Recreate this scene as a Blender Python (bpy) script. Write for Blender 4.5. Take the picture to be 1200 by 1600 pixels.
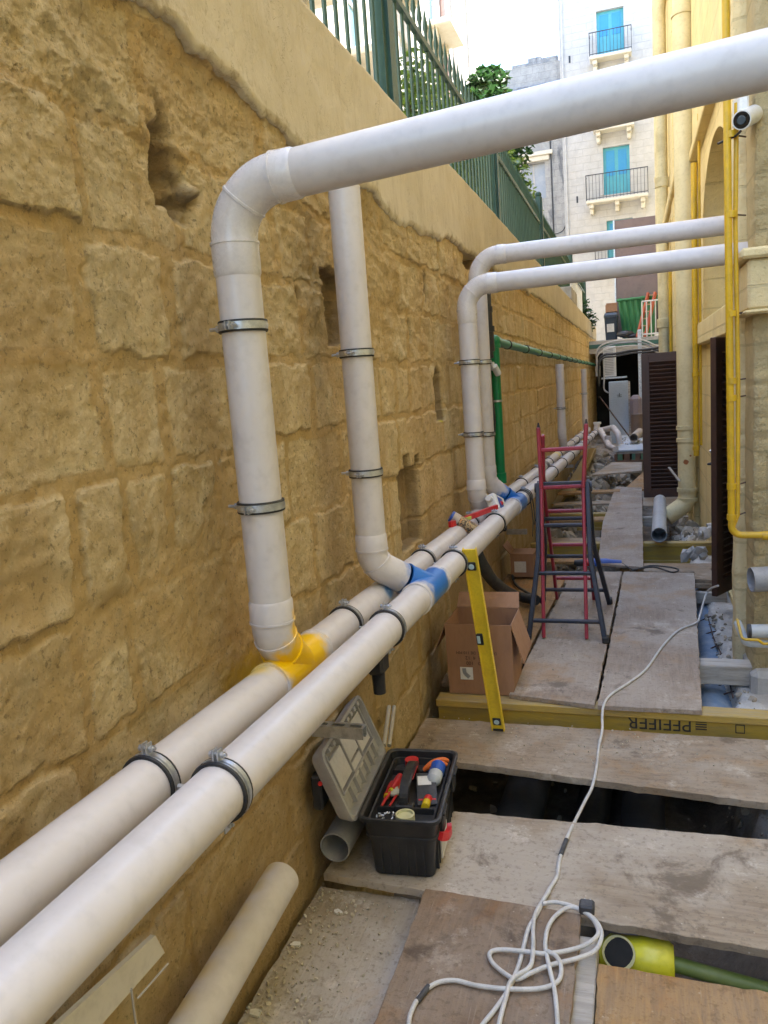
import bpy, bmesh, math, random
import numpy as np
from mathutils import Vector, Matrix, Euler, noise as mnoise
from mathutils.geometry import tessellate_polygon
rnd = random.Random(7)
scn = bpy.context.scene
for o in list(bpy.data.objects): bpy.data.objects.remove(o)
COL = scn.collection
R_ = math.radians

# ------------------------------------------------------------ camera
CAMH = 1.6
def _n(v): return v / np.linalg.norm(v)
F_, CX, CY = 1202.0, 600.0, 800.0
_d = lambda x, y: _n(np.array([(x - CX) / F_, (y - CY) / F_, 1.0]))
_dn = _d(1155, 8250); _fy = _d(990, 588); _fy = _n(_fy - _dn * _fy.dot(_dn))
_rx = np.cross(_dn, _fy)
if _rx[0] < 0: _rx = -_rx
RM = np.array([_rx, _fy, -_dn])
cam = bpy.data.cameras.new('camera'); camo = bpy.data.objects.new('camera', cam); COL.objects.link(camo)
m3 = Matrix([[RM[i][0], -RM[i][1], -RM[i][2]] for i in range(3)])
camo.matrix_world = Matrix.Translation((0, 0, CAMH)) @ m3.to_4x4()
cam.sensor_fit = 'HORIZONTAL'; cam.sensor_width = 36; cam.lens = 36 * F_ / 1200
cam.clip_start = 0.05; cam.clip_end = 2000
scn.camera = camo
scn.render.resolution_x = 768; scn.render.resolution_y = 1024

def at(px, py, X=None, Y=None, Z=None):
    """point of the place seen at a photo pixel, on a known wall / depth / height"""
    r = RM @ np.array([(px - CX) / F_, (py - CY) / F_, 1.0])
    t = X / r[0] if X is not None else (Y / r[1] if Y is not None else (Z - CAMH) / r[2])
    return Vector((r[0] * t, r[1] * t, CAMH + r[2] * t))

# ------------------------------------------------------------ light
SUN_EL, SUN_AZ = R_(60), R_(62)      # azimuth clockwise from +Y
w = bpy.data.worlds.new('World'); scn.world = w; w.use_nodes = True
nt = w.node_tree; bg = nt.nodes['Background']
sky = nt.nodes.new('ShaderNodeTexSky'); sky.sky_type = 'NISHITA'; sky.sun_disc = False
sky.sun_elevation = SUN_EL; sky.sun_rotation = SUN_AZ
sky.air_density = 1.0; sky.dust_density = 1.2; sky.ozone_density = 1.0
nt.links.new(sky.outputs[0], bg.inputs[0]); bg.inputs[1].default_value = 0.13
sl = bpy.data.lights.new('sun', 'SUN'); sl.energy = 3.0; sl.angle = R_(0.5); sl.color = (1, .95, .86)
so = bpy.data.objects.new('sun', sl); COL.objects.link(so)
sd = Vector((math.sin(SUN_AZ) * math.cos(SUN_EL), math.cos(SUN_AZ) * math.cos(SUN_EL), math.sin(SUN_EL)))
so.rotation_euler = (-sd).to_track_quat('-Z', 'Y').to_euler(); so.location = sd * 60
vs = scn.view_settings
vs.view_transform = 'Standard'; vs.look = 'None'; vs.gamma = 1; vs.use_curve_mapping = False
vs.exposure = 3.1
try:
    scn.cycles.max_bounces = 8; scn.cycles.diffuse_bounces = 5
except Exception: pass

# ------------------------------------------------------------ materials
class G:
    def __init__(s, name):
        s.m = bpy.data.materials.new(name); s.m.use_nodes = True
        s.t = s.m.node_tree; s.b = s.t.nodes['Principled BSDF']
    def n(s, typ, **k):
        x = s.t.nodes.new(typ)
        for a, v in k.items(): setattr(x, a, v)
        return x
    def l(s, a, b): s.t.links.new(a, b)
    def val(s, sock, v):
        if hasattr(v, 'links') or hasattr(v, 'is_linked'): s.l(v, sock)
        else: sock.default_value = v
    def mix(s, f, a, b, mode='MIX'):
        x = s.n('ShaderNodeMix', data_type='RGBA', blend_type=mode, clamp_factor=True)
        s.val(x.inputs[0], f)
        for i, c in ((6, a), (7, b)):
            if isinstance(c, (tuple, list)): x.inputs[i].default_value = (*c[:3], 1)
            else: s.l(c, x.inputs[i])
        return x.outputs[2]
    def math(s, op, a, b=0.0, clamp=False):
        x = s.n('ShaderNodeMath', operation=op, use_clamp=clamp)
        s.val(x.inputs[0], a); s.val(x.inputs[1], b); return x.outputs[0]
    def noise(s, vec, scale, detail=5, rough=.55, dist=0.0):
        x = s.n('ShaderNodeTexNoise'); x.inputs['Scale'].default_value = scale
        x.inputs['Detail'].default_value = detail; x.inputs['Roughness'].default_value = rough
        x.inputs['Distortion'].default_value = dist
        if vec is not None: s.l(vec, x.inputs['Vector'])
        return x.outputs['Fac']
    def ramp(s, f, lo, hi):
        x = s.n('ShaderNodeMapRange', interpolation_type='SMOOTHSTEP')
        s.l(f, x.inputs[0]); x.inputs[1].default_value = lo; x.inputs[2].default_value = hi
        return x.outputs[0]
    def coord(s, which='Object', stretch=(1, 1, 1), rand=False):
        tc = s.n('ShaderNodeTexCoord'); mp = s.n('ShaderNodeMapping')
        mp.inputs['Scale'].default_value = stretch
        s.l(tc.outputs[which], mp.inputs['Vector']); v = mp.outputs[0]
        if rand:
            oi = s.n('ShaderNodeObjectInfo'); vm = s.n('ShaderNodeVectorMath', operation='ADD')
            mm = s.n('ShaderNodeMath', operation='MULTIPLY'); mm.inputs[1].default_value = 37.0
            s.l(oi.outputs['Random'], mm.inputs[0]); s.l(v, vm.inputs[0]); s.l(mm.outputs[0], vm.inputs[1]); v = vm.outputs[0]
        return v
    def attr(s, name):
        x = s.n('ShaderNodeAttribute', attribute_name=name); return x.outputs['Fac']
    def bump(s, h, dist, strength=1.0, prev=None):
        x = s.n('ShaderNodeBump'); x.inputs['Distance'].default_value = dist; x.inputs['Strength'].default_value = strength
        s.l(h, x.inputs['Height'])
        if prev is not None: s.l(prev, x.inputs['Normal'])
        return x.outputs[0]
    def spot(s, col, center, r, color, soft=.35, nscale=25, namt=.5, world=True):
        """a splash of paint with its own ragged outline at a place on the object"""
        g = s.n('ShaderNodeNewGeometry'); d = s.n('ShaderNodeVectorMath', operation='DISTANCE')
        s.l(g.outputs['Position'], d.inputs[0]); d.inputs[1].default_value = center
        nz = s.noise(g.outputs['Position'], nscale, 4)
        k = s.math('ADD', s.math('DIVIDE', d.outputs['Value'], r), s.math('MULTIPLY', s.math('SUBTRACT', nz, .5), namt * 2))
        f = s.ramp(k, 1.0 + soft / 2, 1.0 - soft / 2)
        return s.mix(f, col, color)
    def out(s, col=None, rough=None, metal=None, nrm=None):
        if col is not None:
            if isinstance(col, (tuple, list)): s.b.inputs['Base Color'].default_value = (*col[:3], 1)
            else: s.l(col, s.b.inputs['Base Color'])
        if rough is not None: s.val(s.b.inputs['Roughness'], rough)
        if metal is not None: s.b.inputs['Metallic'].default_value = metal
        if nrm is not None: s.l(nrm, s.b.inputs['Normal'])
        return s.m
_mats = {}
def M(name, c1, c2=None, scale=6, lo=.4, hi=.7, rough=.5, metal=0, bump=0, bscale=60, stretch=(1, 1, 1), spots=(), dust=0, dustc=(.45, .42, .38), rand=True, detail=5):
    if name in _mats: return _mats[name]
    g = G(name); v = g.coord(stretch=stretch, rand=rand)
    c = tuple(c1)
    nz = g.noise(v, scale, detail, .6)
    c = g.mix(g.ramp(nz, lo, hi), c1, c2 if c2 else tuple(x * .8 for x in c1))
    fine = g.noise(v, scale * 9, 3, .6)
    c = g.mix(g.math('MULTIPLY', g.ramp(fine, .45, .75), .25), c, tuple(x * .62 for x in (c2 or c1)))
    if dust:
        ge = g.n('ShaderNodeNewGeometry'); sp = g.n('ShaderNodeSeparateXYZ'); g.l(ge.outputs['Normal'], sp.inputs[0])
        dn = g.noise(v, scale * 2.3, 5, .7)
        f = g.math('MULTIPLY', g.math('MULTIPLY', g.ramp(sp.outputs[2], .1, .9), g.ramp(dn, .3, .7)), dust)
        c = g.mix(f, c, dustc)
    for s_ in spots: c = g.spot(c, *s_)
    r = g.math('ADD', g.math('MULTIPLY', fine, .18), rough - .09)
    nrm = None
    if bump: nrm = g.bump(g.noise(v, bscale, 4, .6), bump)
    _mats[name] = g.out(c, r, metal, nrm); return _mats[name]

YEL, BLU = (.82, .5, .0), (.02, .16, .5)
PVC = (.64, .60, .585)
m_pvc = M('white_pvc', PVC, (.625, .585, .57), scale=1.2, rough=.33, dust=.12, dustc=(.6, .55, .48))
m_pvc_joint = M('white_pvc_fitting', (.68, .64, .62), (.64, .60, .58), scale=5, rough=.28)
m_zinc = M('zinc_plated_steel', (.62, .64, .67), (.42, .44, .47), scale=30, rough=.38, metal=.8)
m_rubber = M('black_rubber', (.02, .02, .022), (.035, .034, .033), rough=.6, scale=20)
m_blackpl = M('black_plastic', (.018, .019, .022), (.03, .03, .033), scale=14, rough=.42, bump=.0006, bscale=300, dust=.15, dustc=(.2, .18, .15))
m_greypl = M('grey_plastic', (.30, .30, .31), (.24, .24, .25), scale=10, rough=.45, dust=.3)
m_greylid = M('pale_grey_lid_plastic', (.40, .39, .39), (.33, .32, .32), scale=8, rough=.42, dust=.2)
m_lidpanel = M('lid_compartment_plastic', (.58, .56, .55), (.50, .49, .48), scale=8, rough=.38)
m_red = M('red_plastic', (.62, .03, .03), (.45, .02, .02), rough=.35, scale=14)
m_orange = M('orange_plastic', (.75, .17, .03), (.6, .12, .03), rough=.4, scale=14)
m_blue = M('blue_plastic', (.02, .09, .42), (.02, .07, .32), rough=.35, scale=14)
m_yel = M('yellow_plastic', (.75, .55, .02), (.6, .42, .02), rough=.4, scale=14)
m_white = M('white_plastic', (.75, .75, .74), (.66, .66, .64), rough=.35, scale=10)
m_card = M('cardboard', (.36, .20, .12), (.30, .165, .095), scale=4, rough=.85, bump=.0006, bscale=90, stretch=(1, 1, .3))
m_ply = None

def ply(name, base, dark, dustc, dust=.6, seed=0, along='X'):
    if name in _mats: return _mats[name]
    g = G(name); st = (1, 9, 9) if along == 'X' else (9, 1, 9)
    v = g.coord(stretch=st, rand=True); u = g.coord(rand=True)
    gr = g.noise(v, 5, 6, .65, .6)
    c = g.mix(g.math('MULTIPLY', g.ramp(gr, .35, .68), .7), base, dark)
    big = g.noise(u, 2.2, 5, .6)
    c = g.mix(g.math('MULTIPLY', g.ramp(big, .35, .62), dust), c, dustc)
    st2 = g.noise(u, 3.6, 6, .7, .4)
    c = g.mix(g.math('MULTIPLY', g.ramp(st2, .56, .68), .7), c, tuple(x * .5 for x in dark))
    pl = g.noise(u, 5.3, 6, .75)
    c = g.mix(g.math('MULTIPLY', g.ramp(pl, .56, .68), .55), c, tuple(min(1, x * 1.35) for x in dustc))
    c = g.mix(g.math('MULTIPLY', g.ramp(g.noise(u, 1.7, 6, .7, .3), .52, .66), .55), c, (base[0] * 1.15, base[1] * .86, base[2] * .5))
    fine = g.noise(u, 55, 4, .7)
    c = g.mix(g.math('MULTIPLY', g.ramp(fine, .52, .66), .45), c, tuple(x * .45 for x in base))
    vo = g.n('ShaderNodeTexVoronoi'); vo.inputs['Scale'].default_value = 22; g.l(u, vo.inputs['Vector'])
    c = g.mix(g.math('MULTIPLY', g.ramp(vo.outputs['Distance'], .09, .03), .5), c, tuple(min(1, x * 1.5) for x in dustc))
    scr = g.noise(g.coord(stretch=(2, 60, 10) if along == 'X' else (60, 2, 10), rand=True), 3, 3, .5)
    c = g.mix(g.math('MULTIPLY', g.ramp(scr, .66, .72), .25), c, tuple(min(1, x * 1.3) for x in dustc))
    n1 = g.bump(gr, .0025); n2 = g.bump(fine, .003, prev=n1)
    n3 = g.bump(scr, .002, prev=n2); _mats[name] = g.out(c, .8, 0, n3); return _mats[name]
PLY = dict(a=ply('dusty_plywood', (.32, .235, .15), (.19, .13, .08), (.43, .365, .285), .65),
           b=ply('pale_dusty_plywood', (.36, .28, .19), (.22, .155, .10), (.49, .425, .345), .7),
           c=ply('worn_brown_plywood', (.24, .155, .09), (.14, .085, .05), (.33, .27, .21), .45, along='Y'),
           d=ply('cement_covered_board', (.36, .30, .22), (.28, .22, .15), (.50, .46, .41), .8, along='Y'),
           e=ply('orange_brown_plywood', (.40, .22, .07), (.19, .105, .045), (.40, .31, .21), .35, along='Y'),
           f=ply('lengthwise_dusty_plywood', (.32, .25, .19), (.22, .165, .12), (.42, .36, .295), .7, along='Y'))
m_timber_y = M('yellow_painted_timber', (.46, .31, .06), (.34, .25, .10), scale=4, rough=.7, bump=.002, bscale=30, stretch=(1, 8, 8), dust=.6, dustc=(.34, .29, .22))
m_timber_w = M('grey_sawn_timber', (.50, .45, .38), (.33, .29, .24), scale=4, rough=.8, bump=.002, bscale=30, stretch=(1, 7, 7), dust=.4)
m_conc = M('dusty_concrete', (.50, .48, .45), (.34, .32, .29), scale=3.5, rough=.9, bump=.008, bscale=22, dust=.5, dustc=(.62, .60, .57))
m_rubble = M('broken_limestone', (.44, .38, .29), (.26, .21, .15), scale=6, rough=.9, bump=.006, bscale=30, dust=.5, dustc=(.5, .46, .40))
m_paper = M('white_paper', (.72, .71, .68), (.6, .58, .55), scale=8, rough=.8)
m_ink = M('brown_ink', (.10, .05, .035), (.13, .07, .05), rough=.8)
m_blackink = M('dark_ink', (.035, .03, .028), (.06, .05, .04), rough=.8)
m_green_fence = M('green_fence_paint', (.020, .065, .045), (.03, .085, .06), scale=6, rough=.45, bump=.001, bscale=80)
m_cream = M('cream_downpipe_paint', (.72, .62, .36), (.54, .45, .24), scale=4, rough=.5, bump=.001, bscale=30, dust=.2)
m_ypipe = M('yellow_gas_pipe_paint', (.64, .39, .01), (.52, .32, .02), scale=9, rough=.45, dust=.3, dustc=(.5, .4, .2))
m_brown = M('brown_door_paint', (.075, .038, .028), (.06, .032, .024), scale=4, rough=.42, dust=.5, dustc=(.2, .15, .12))
m_cable = M('white_cable_sheath', (.62, .60, .56), (.5, .48, .45), rough=.5, scale=20)
m_ladred = M('red_ladder_paint', (.36, .03, .05), (.25, .03, .045), scale=9, rough=.4, dust=.3, dustc=(.5, .25, .4))
m_laddark = M('dark_blue_ladder_paint', (.018, .021, .034), (.035, .035, .05), scale=9, rough=.45, dust=.15, dustc=(.25, .22, .25))
m_level = M('yellow_level_paint', (.88, .64, .04), (.78, .54, .04), scale=9, rough=.35, dust=.1)
m_glass = M('pale_vial', (.55, .72, .75), (.5, .66, .7), rough=.15)
m_greenp = M('green_water_pipe', (.0, .22, .07), (.01, .17, .06), scale=6, rough=.35)
m_greenp2 = M('pale_green_water_pipe', (.05, .25, .15), (.07, .28, .18), scale=6, rough=.45, dust=.5, dustc=(.3, .4, .32))
m_greyp = M('light_grey_pvc', (.50, .53, .55), (.42, .45, .47), scale=4, rough=.4, dust=.3)
m_bluep = M('dusty_blue_pipe', (.08, .16, .27), (.16, .23, .32), scale=3, rough=.6, dust=.7, dustc=(.34, .37, .40))
m_iron = M('rusty_wire', (.06, .04, .03), (.12, .06, .04), scale=20, rough=.8)
m_hose = M('black_hose', (.03, .032, .035), (.07, .068, .065), scale=12, rough=.6, dust=.4, dustc=(.22, .2, .17))

# ------------------------------------------------------------ mesh helpers
class MB:
    def __init__(s): s.v = []; s.f = []; s.sm = []
    def add(s, vs_, fs_, smooth=False):
        k = len(s.v); s.v += [tuple(p) for p in vs_]; s.f += [tuple(k + i for i in f) for f in fs_]; s.sm += [smooth] * len(fs_)
        return s
    def box(s, lo, hi, bev=0.0, mat=None):
        x0, y0, z0 = lo; x1, y1, z1 = hi
        x0, x1 = min(x0, x1), max(x0, x1); y0, y1 = min(y0, y1), max(y0, y1); z0, z1 = min(z0, z1), max(z0, z1)
        if not bev:
            P = [(x0, y0, z0), (x1, y0, z0), (x1, y1, z0), (x0, y1, z0), (x0, y0, z1), (x1, y0, z1), (x1, y1, z1), (x0, y1, z1)]
            Fs = [(0, 3, 2, 1), (4, 5, 6, 7), (0, 1, 5, 4), (1, 2, 6, 5), (2, 3, 7, 6), (3, 0, 4, 7)]
        else:
            b = bev; P = []; 
            for z, ins in ((z0, b), (z0 + b, 0), (z1 - b, 0), (z1, b)):
                for (x, y, sx, sy) in ((x0, y0, 1, 1), (x1, y0, -1, 1), (x1, y1, -1, -1), (x0, y1, 1, -1)):
                    if (sx, sy) in ((1, 1), (-1, -1)):
                        P += [(x + sx * ins, y + sy * (b + 0), z), (x + sx * (b + 0), y + sy * ins, z)]
                    else:
                        P += [(x + sx * (b + 0), y + sy * ins, z), (x + sx * ins, y + sy * (b + 0), z)]
            Fs = [tuple(reversed(range(8))), tuple(range(24, 32))]
            for r in range(3):
                for i in range(8):
                    a = r * 8 + i; c = r * 8 + (i + 1) % 8; Fs.append((a, c, c + 8, a + 8))
        if mat is not None: P = [mat @ Vector(p) for p in P]
        return s.add(P, Fs)
    def obox(s, a, b, w, h, up=(0, 0, 1), bev=0):
        """bar from a to b, w across, h along up"""
        a = Vector(a); b = Vector(b); d = b - a; L = d.length; d.normalize()
        u = Vector(up); sx = d.cross(u).normalized(); u = sx.cross(d)
        m = Matrix((( sx.x, d.x, u.x, a.x), (sx.y, d.y, u.y, a.y), (sx.z, d.z, u.z, a.z), (0, 0, 0, 1)))
        return s.box((-w / 2, 0, -h / 2), (w / 2, L, h / 2), bev, m)
    def tube(s, pts, r, seg=20, caps=True, inner=None, smooth=True):
        P = [Vector(p) for p in pts]; n = len(P)
        rs = r if isinstance(r, (list, tuple)) else [r] * n
        T = []
        for i in range(n):
            t1 = t2 = None
            for j in range(i - 1, -1, -1):
                if (P[i] - P[j]).length > 1e-7: t1 = (P[i] - P[j]).normalized(); break
            for j in range(i + 1, n):
                if (P[j] - P[i]).length > 1e-7: t2 = (P[j] - P[i]).normalized(); break
            t = (t1 + t2) if (t1 is not None and t2 is not None and (t1 + t2).length > 1e-4) else (t2 if t2 is not None else (t1 if t1 is not None else Vector((0, 0, 1))))
            T.append(t.normalized())
        u = T[0].orthogonal().normalized(); V = []
        for i in range(n):
            u = (u - T[i] * u.dot(T[i])).normalized(); w_ = T[i].cross(u)
            for k in range(seg):
                a = 2 * math.pi * k / seg
                V.append(P[i] + (u * math.cos(a) + w_ * math.sin(a)) * rs[i])
        Fs = []
        for i in range(n - 1):
            for k in range(seg):
                a = i * seg + k; b = i * seg + (k + 1) % seg; Fs.append((a, b, b + seg, a + seg))
        s.add(V, Fs, smooth)
        if caps is True or caps == 'both':
            s.add(V[:seg], [tuple(reversed(range(seg)))]); s.add(V[-seg:], [tuple(range(seg))])
        elif caps == 'start': s.add(V[:seg], [tuple(reversed(range(seg)))])
        elif caps == 'end': s.add(V[-seg:], [tuple(range(seg))])
        return s
    def pipe(s, pts, r, wall=.004, seg=24, depth=.25, open_start=True, open_end=True):
        """hollow ends: outer tube, rims and an inner bore"""
        s.tube(pts, r, seg, caps=(False if (open_start and open_end) else ('end' if open_start else 'start')))
        P = [Vector(p) for p in pts]
        for flag, a, b in ((open_start, P[0], P[1]), (open_end, P[-1], P[-2])):
            if not flag: continue
            d = (b - a).normalized(); L = min(depth, (b - a).length * .95 if len(P) == 2 else depth)
            s.tube([a, a, a + d * L, a + d * L], [r, r - wall, r - wall, .0005], seg, caps=False)
        return s
    def ball(s, c, r, seg=12, sc=(1, 1, 1)):
        V = []; Fs = []; c = Vector(c); H = seg // 2
        for i in range(H + 1):
            th = math.pi * i / H
            for k in range(seg):
                ph = 2 * math.pi * k / seg
                V.append(c + Vector((math.sin(th) * math.cos(ph) * sc[0], math.sin(th) * math.sin(ph) * sc[1], math.cos(th) * sc[2])) * r)
        for i in range(H):
            for k in range(seg):
                a = i * seg + k; b = i * seg + (k + 1) % seg; Fs.append((a, a + seg, b + seg, b))
        return s.add(V, Fs, True)
    def prism(s, poly, z0, z1, m=None):
        """polygon (x,y) extruded z0..z1"""
        n = len(poly); V = [(p[0], p[1], z0) for p in poly] + [(p[0], p[1], z1) for p in poly]
        if m is not None: V = [m @ Vector(p) for p in V]
        tri = tessellate_polygon([[Vector((p[0], p[1], 0)) for p in poly]])
        Fs = [tuple(reversed(t)) for t in tri] + [tuple(i + n for i in t) for t in tri]
        Fs += [(i, (i + 1) % n, n + (i + 1) % n, n + i) for i in range(n)]
        return s.add(V, Fs)
    def build(s, name, mat, parent=None, local=False, smooth=None):
        me = bpy.data.meshes.new(name)
        off = Vector((0, 0, 0))
        if parent is not None and not local:
            q = parent
            while q is not None: off += q.location; q = q.parent
        me.from_pydata([tuple(Vector(p) - off) for p in s.v], [], s.f)
        me.polygons.foreach_set('use_smooth', [bool(x) if smooth is None else smooth for x in s.sm])
        bm = bmesh.new(); bm.from_mesh(me); bmesh.ops.remove_doubles(bm, verts=bm.verts, dist=1e-5)
        bmesh.ops.recalc_face_normals(bm, faces=bm.faces); bm.to_mesh(me); bm.free()
        me.set_sharp_from_angle(angle=R_(35))
        me.materials.append(mat)
        o = bpy.data.objects.new(name, me); COL.objects.link(o)
        if parent is not None: o.parent = parent
        return o
def thing(name, label, cat, loc=(0, 0, 0), group=None, rotz=0):
    o = bpy.data.objects.new(name, None); COL.objects.link(o); o.location = loc; o.rotation_euler = (0, 0, rotz)
    o.empty_display_size = .1
    o['label'] = label; o['category'] = cat
    if group: o['group'] = group
    return o
def tag(o, label, cat, group=None):
    o['label'] = label; o['category'] = cat
    if group: o['group'] = group
    return o
def solo(name, mb, mat, label, cat, group=None):
    """a thing that is one mesh, origin at its base"""
    xs = [p[0] for p in mb.v]; ys = [p[1] for p in mb.v]; zs = [p[2] for p in mb.v]
    c = Vector(((min(xs) + max(xs)) / 2, (min(ys) + max(ys)) / 2, min(zs)))
    mb.v = [tuple(Vector(p) - c) for p in mb.v]
    o = mb.build(name, mat); o.location = c
    return tag(o, label, cat, group)
def struct(name, mb, mat, kind='structure'):
    o = mb.build(name, mat); o['kind'] = kind; return o
def copy_tree(o, parent=None):
    c = o.copy(); COL.objects.link(c); c.parent = parent
    for ch in [x for x in bpy.data.objects if x.parent == o and x is not c]: copy_tree(ch, c)
    return c
def fillet(pts, r, n=10):
    P = [Vector(p) for p in pts]; out = [P[0]]
    for i in range(1, len(P) - 1):
        a, b, c = P[i - 1], P[i], P[i + 1]; d1 = (a - b).normalized(); d2 = (c - b).normalized()
        ang = d1.angle(d2)
        if ang > 3.10: out.append(b); continue
        t = min(r / math.tan(ang / 2), (a - b).length * .49, (c - b).length * .49); rr = t * math.tan(ang / 2)
        cen = b + (d1 + d2).normalized() * (rr / math.sin(ang / 2))
        p0 = b + d1 * t; p1 = b + d2 * t
        v0 = p0 - cen; v1 = p1 - cen; tot = v0.angle(v1); ax = v0.cross(v1).normalized()
        for k in range(n + 1): out.append(cen + Matrix.Rotation(tot * k / n, 3, ax) @ v0)
    out.append(P[-1]); return out
def smoothpath(pts, n=8):
    P = [Vector(p) for p in pts]; out = []
    for i in range(len(P) - 1):
        p0 = P[max(i - 1, 0)]; p1 = P[i]; p2 = P[i + 1]; p3 = P[min(i + 2, len(P) - 1)]
        for k in range(n):
            t = k / n
            out.append(.5 * ((2 * p1) + (p2 - p0) * t + (2 * p0 - 5 * p1 + 4 * p2 - p3) * t * t + (3 * p1 - p0 - 3 * p2 + p3) * t ** 3))
    out.append(P[-1]); return out
def text_mesh(s, size, m, mat, name, parent, depth=.001):
    cu = bpy.data.curves.new(name, 'FONT'); cu.body = s; cu.size = size; cu.extrude = depth / 2
    cu.align_x = 'CENTER'; cu.align_y = 'CENTER'
    o = bpy.data.objects.new(name, cu); COL.objects.link(o)
    bpy.context.view_layer.update(); dg = bpy.context.evaluated_depsgraph_get()
    me = bpy.data.meshes.new_from_object(o.evaluated_get(dg)); bpy.data.objects.remove(o)
    off = Vector((0, 0, 0)); q = parent
    while q is not None: off += q.location; q = q.parent
    me.transform(Matrix.Translation(-off) @ m); me.materials.clear(); me.materials.append(mat)
    r = bpy.data.objects.new(name, me); COL.objects.link(r); r.parent = parent; return r
def frame(o, x, y, z=None):
    """matrix with given origin and x / y directions"""
    x = Vector(x).normalized(); y = Vector(y); z = x.cross(y).normalized(); y = z.cross(x)
    o = Vector(o)
    return Matrix(((x.x, y.x, z.x, o.x), (x.y, y.y, z.y, o.y), (x.z, y.z, z.z, o.z), (0, 0, 0, 1)))

# numpy fractal noise on arbitrary (u,v)
_lat = np.random.RandomState(3).rand(256, 256)
def vnoise(u, v):
    iu = np.floor(u).astype(int); iv = np.floor(v).astype(int); fu = u - iu; fv = v - iv
    fu = fu * fu * (3 - 2 * fu); fv = fv * fv * (3 - 2 * fv)
    a = _lat[iu % 256, iv % 256]; b = _lat[(iu + 1) % 256, iv % 256]; c = _lat[iu % 256, (iv + 1) % 256]; d = _lat[(iu + 1) % 256, (iv + 1) % 256]
    return (a * (1 - fu) + b * fu) * (1 - fv) + (c * (1 - fu) + d * fu) * fv
def fbm(u, v, s, o=4, seed=0):
    t = 0; a = 1; w_ = 0
    for i in range(o):
        t = t + a * vnoise(u * s + 17.3 * i + seed * 7.7, v * s + 5.1 * i + seed * 3.3); w_ += a; a *= .5; s *= 2.03
    return t / w_ - .5
def sstep(x, a, b):
    t = np.clip((x - a) / (b - a), 0, 1); return t * t * (3 - 2 * t)
def grid_mesh(name, X, Y, Z, mat, attrs=None, smooth=True):
    n, m = X.shape
    co = np.stack([X, Y, Z], -1).reshape(-1, 3).astype(np.float32)
    idx = np.arange(n * m).reshape(n, m)
    q = np.stack([idx[:-1, :-1], idx[1:, :-1], idx[1:, 1:], idx[:-1, 1:]], -1).reshape(-1, 4)
    me = bpy.data.meshes.new(name); me.vertices.add(len(co)); me.vertices.foreach_set('co', co.ravel())
    me.loops.add(q.size); me.loops.foreach_set('vertex_index', q.ravel().astype(np.int32))
    me.polygons.add(len(q)); me.polygons.foreach_set('loop_start', np.arange(0, q.size, 4, dtype=np.int32))
    me.polygons.foreach_set('loop_total', np.full(len(q), 4, dtype=np.int32))
    me.update(calc_edges=True); me.polygons.foreach_set('use_smooth', np.full(len(q), smooth))
    for k, a in (attrs or {}).items():
        at_ = me.attributes.new(k, 'FLOAT', 'POINT'); at_.data.foreach_set('value', a.reshape(-1).astype(np.float32))
    me.materials.append(mat); o = bpy.data.objects.new(name, me); COL.objects.link(o); return o

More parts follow.
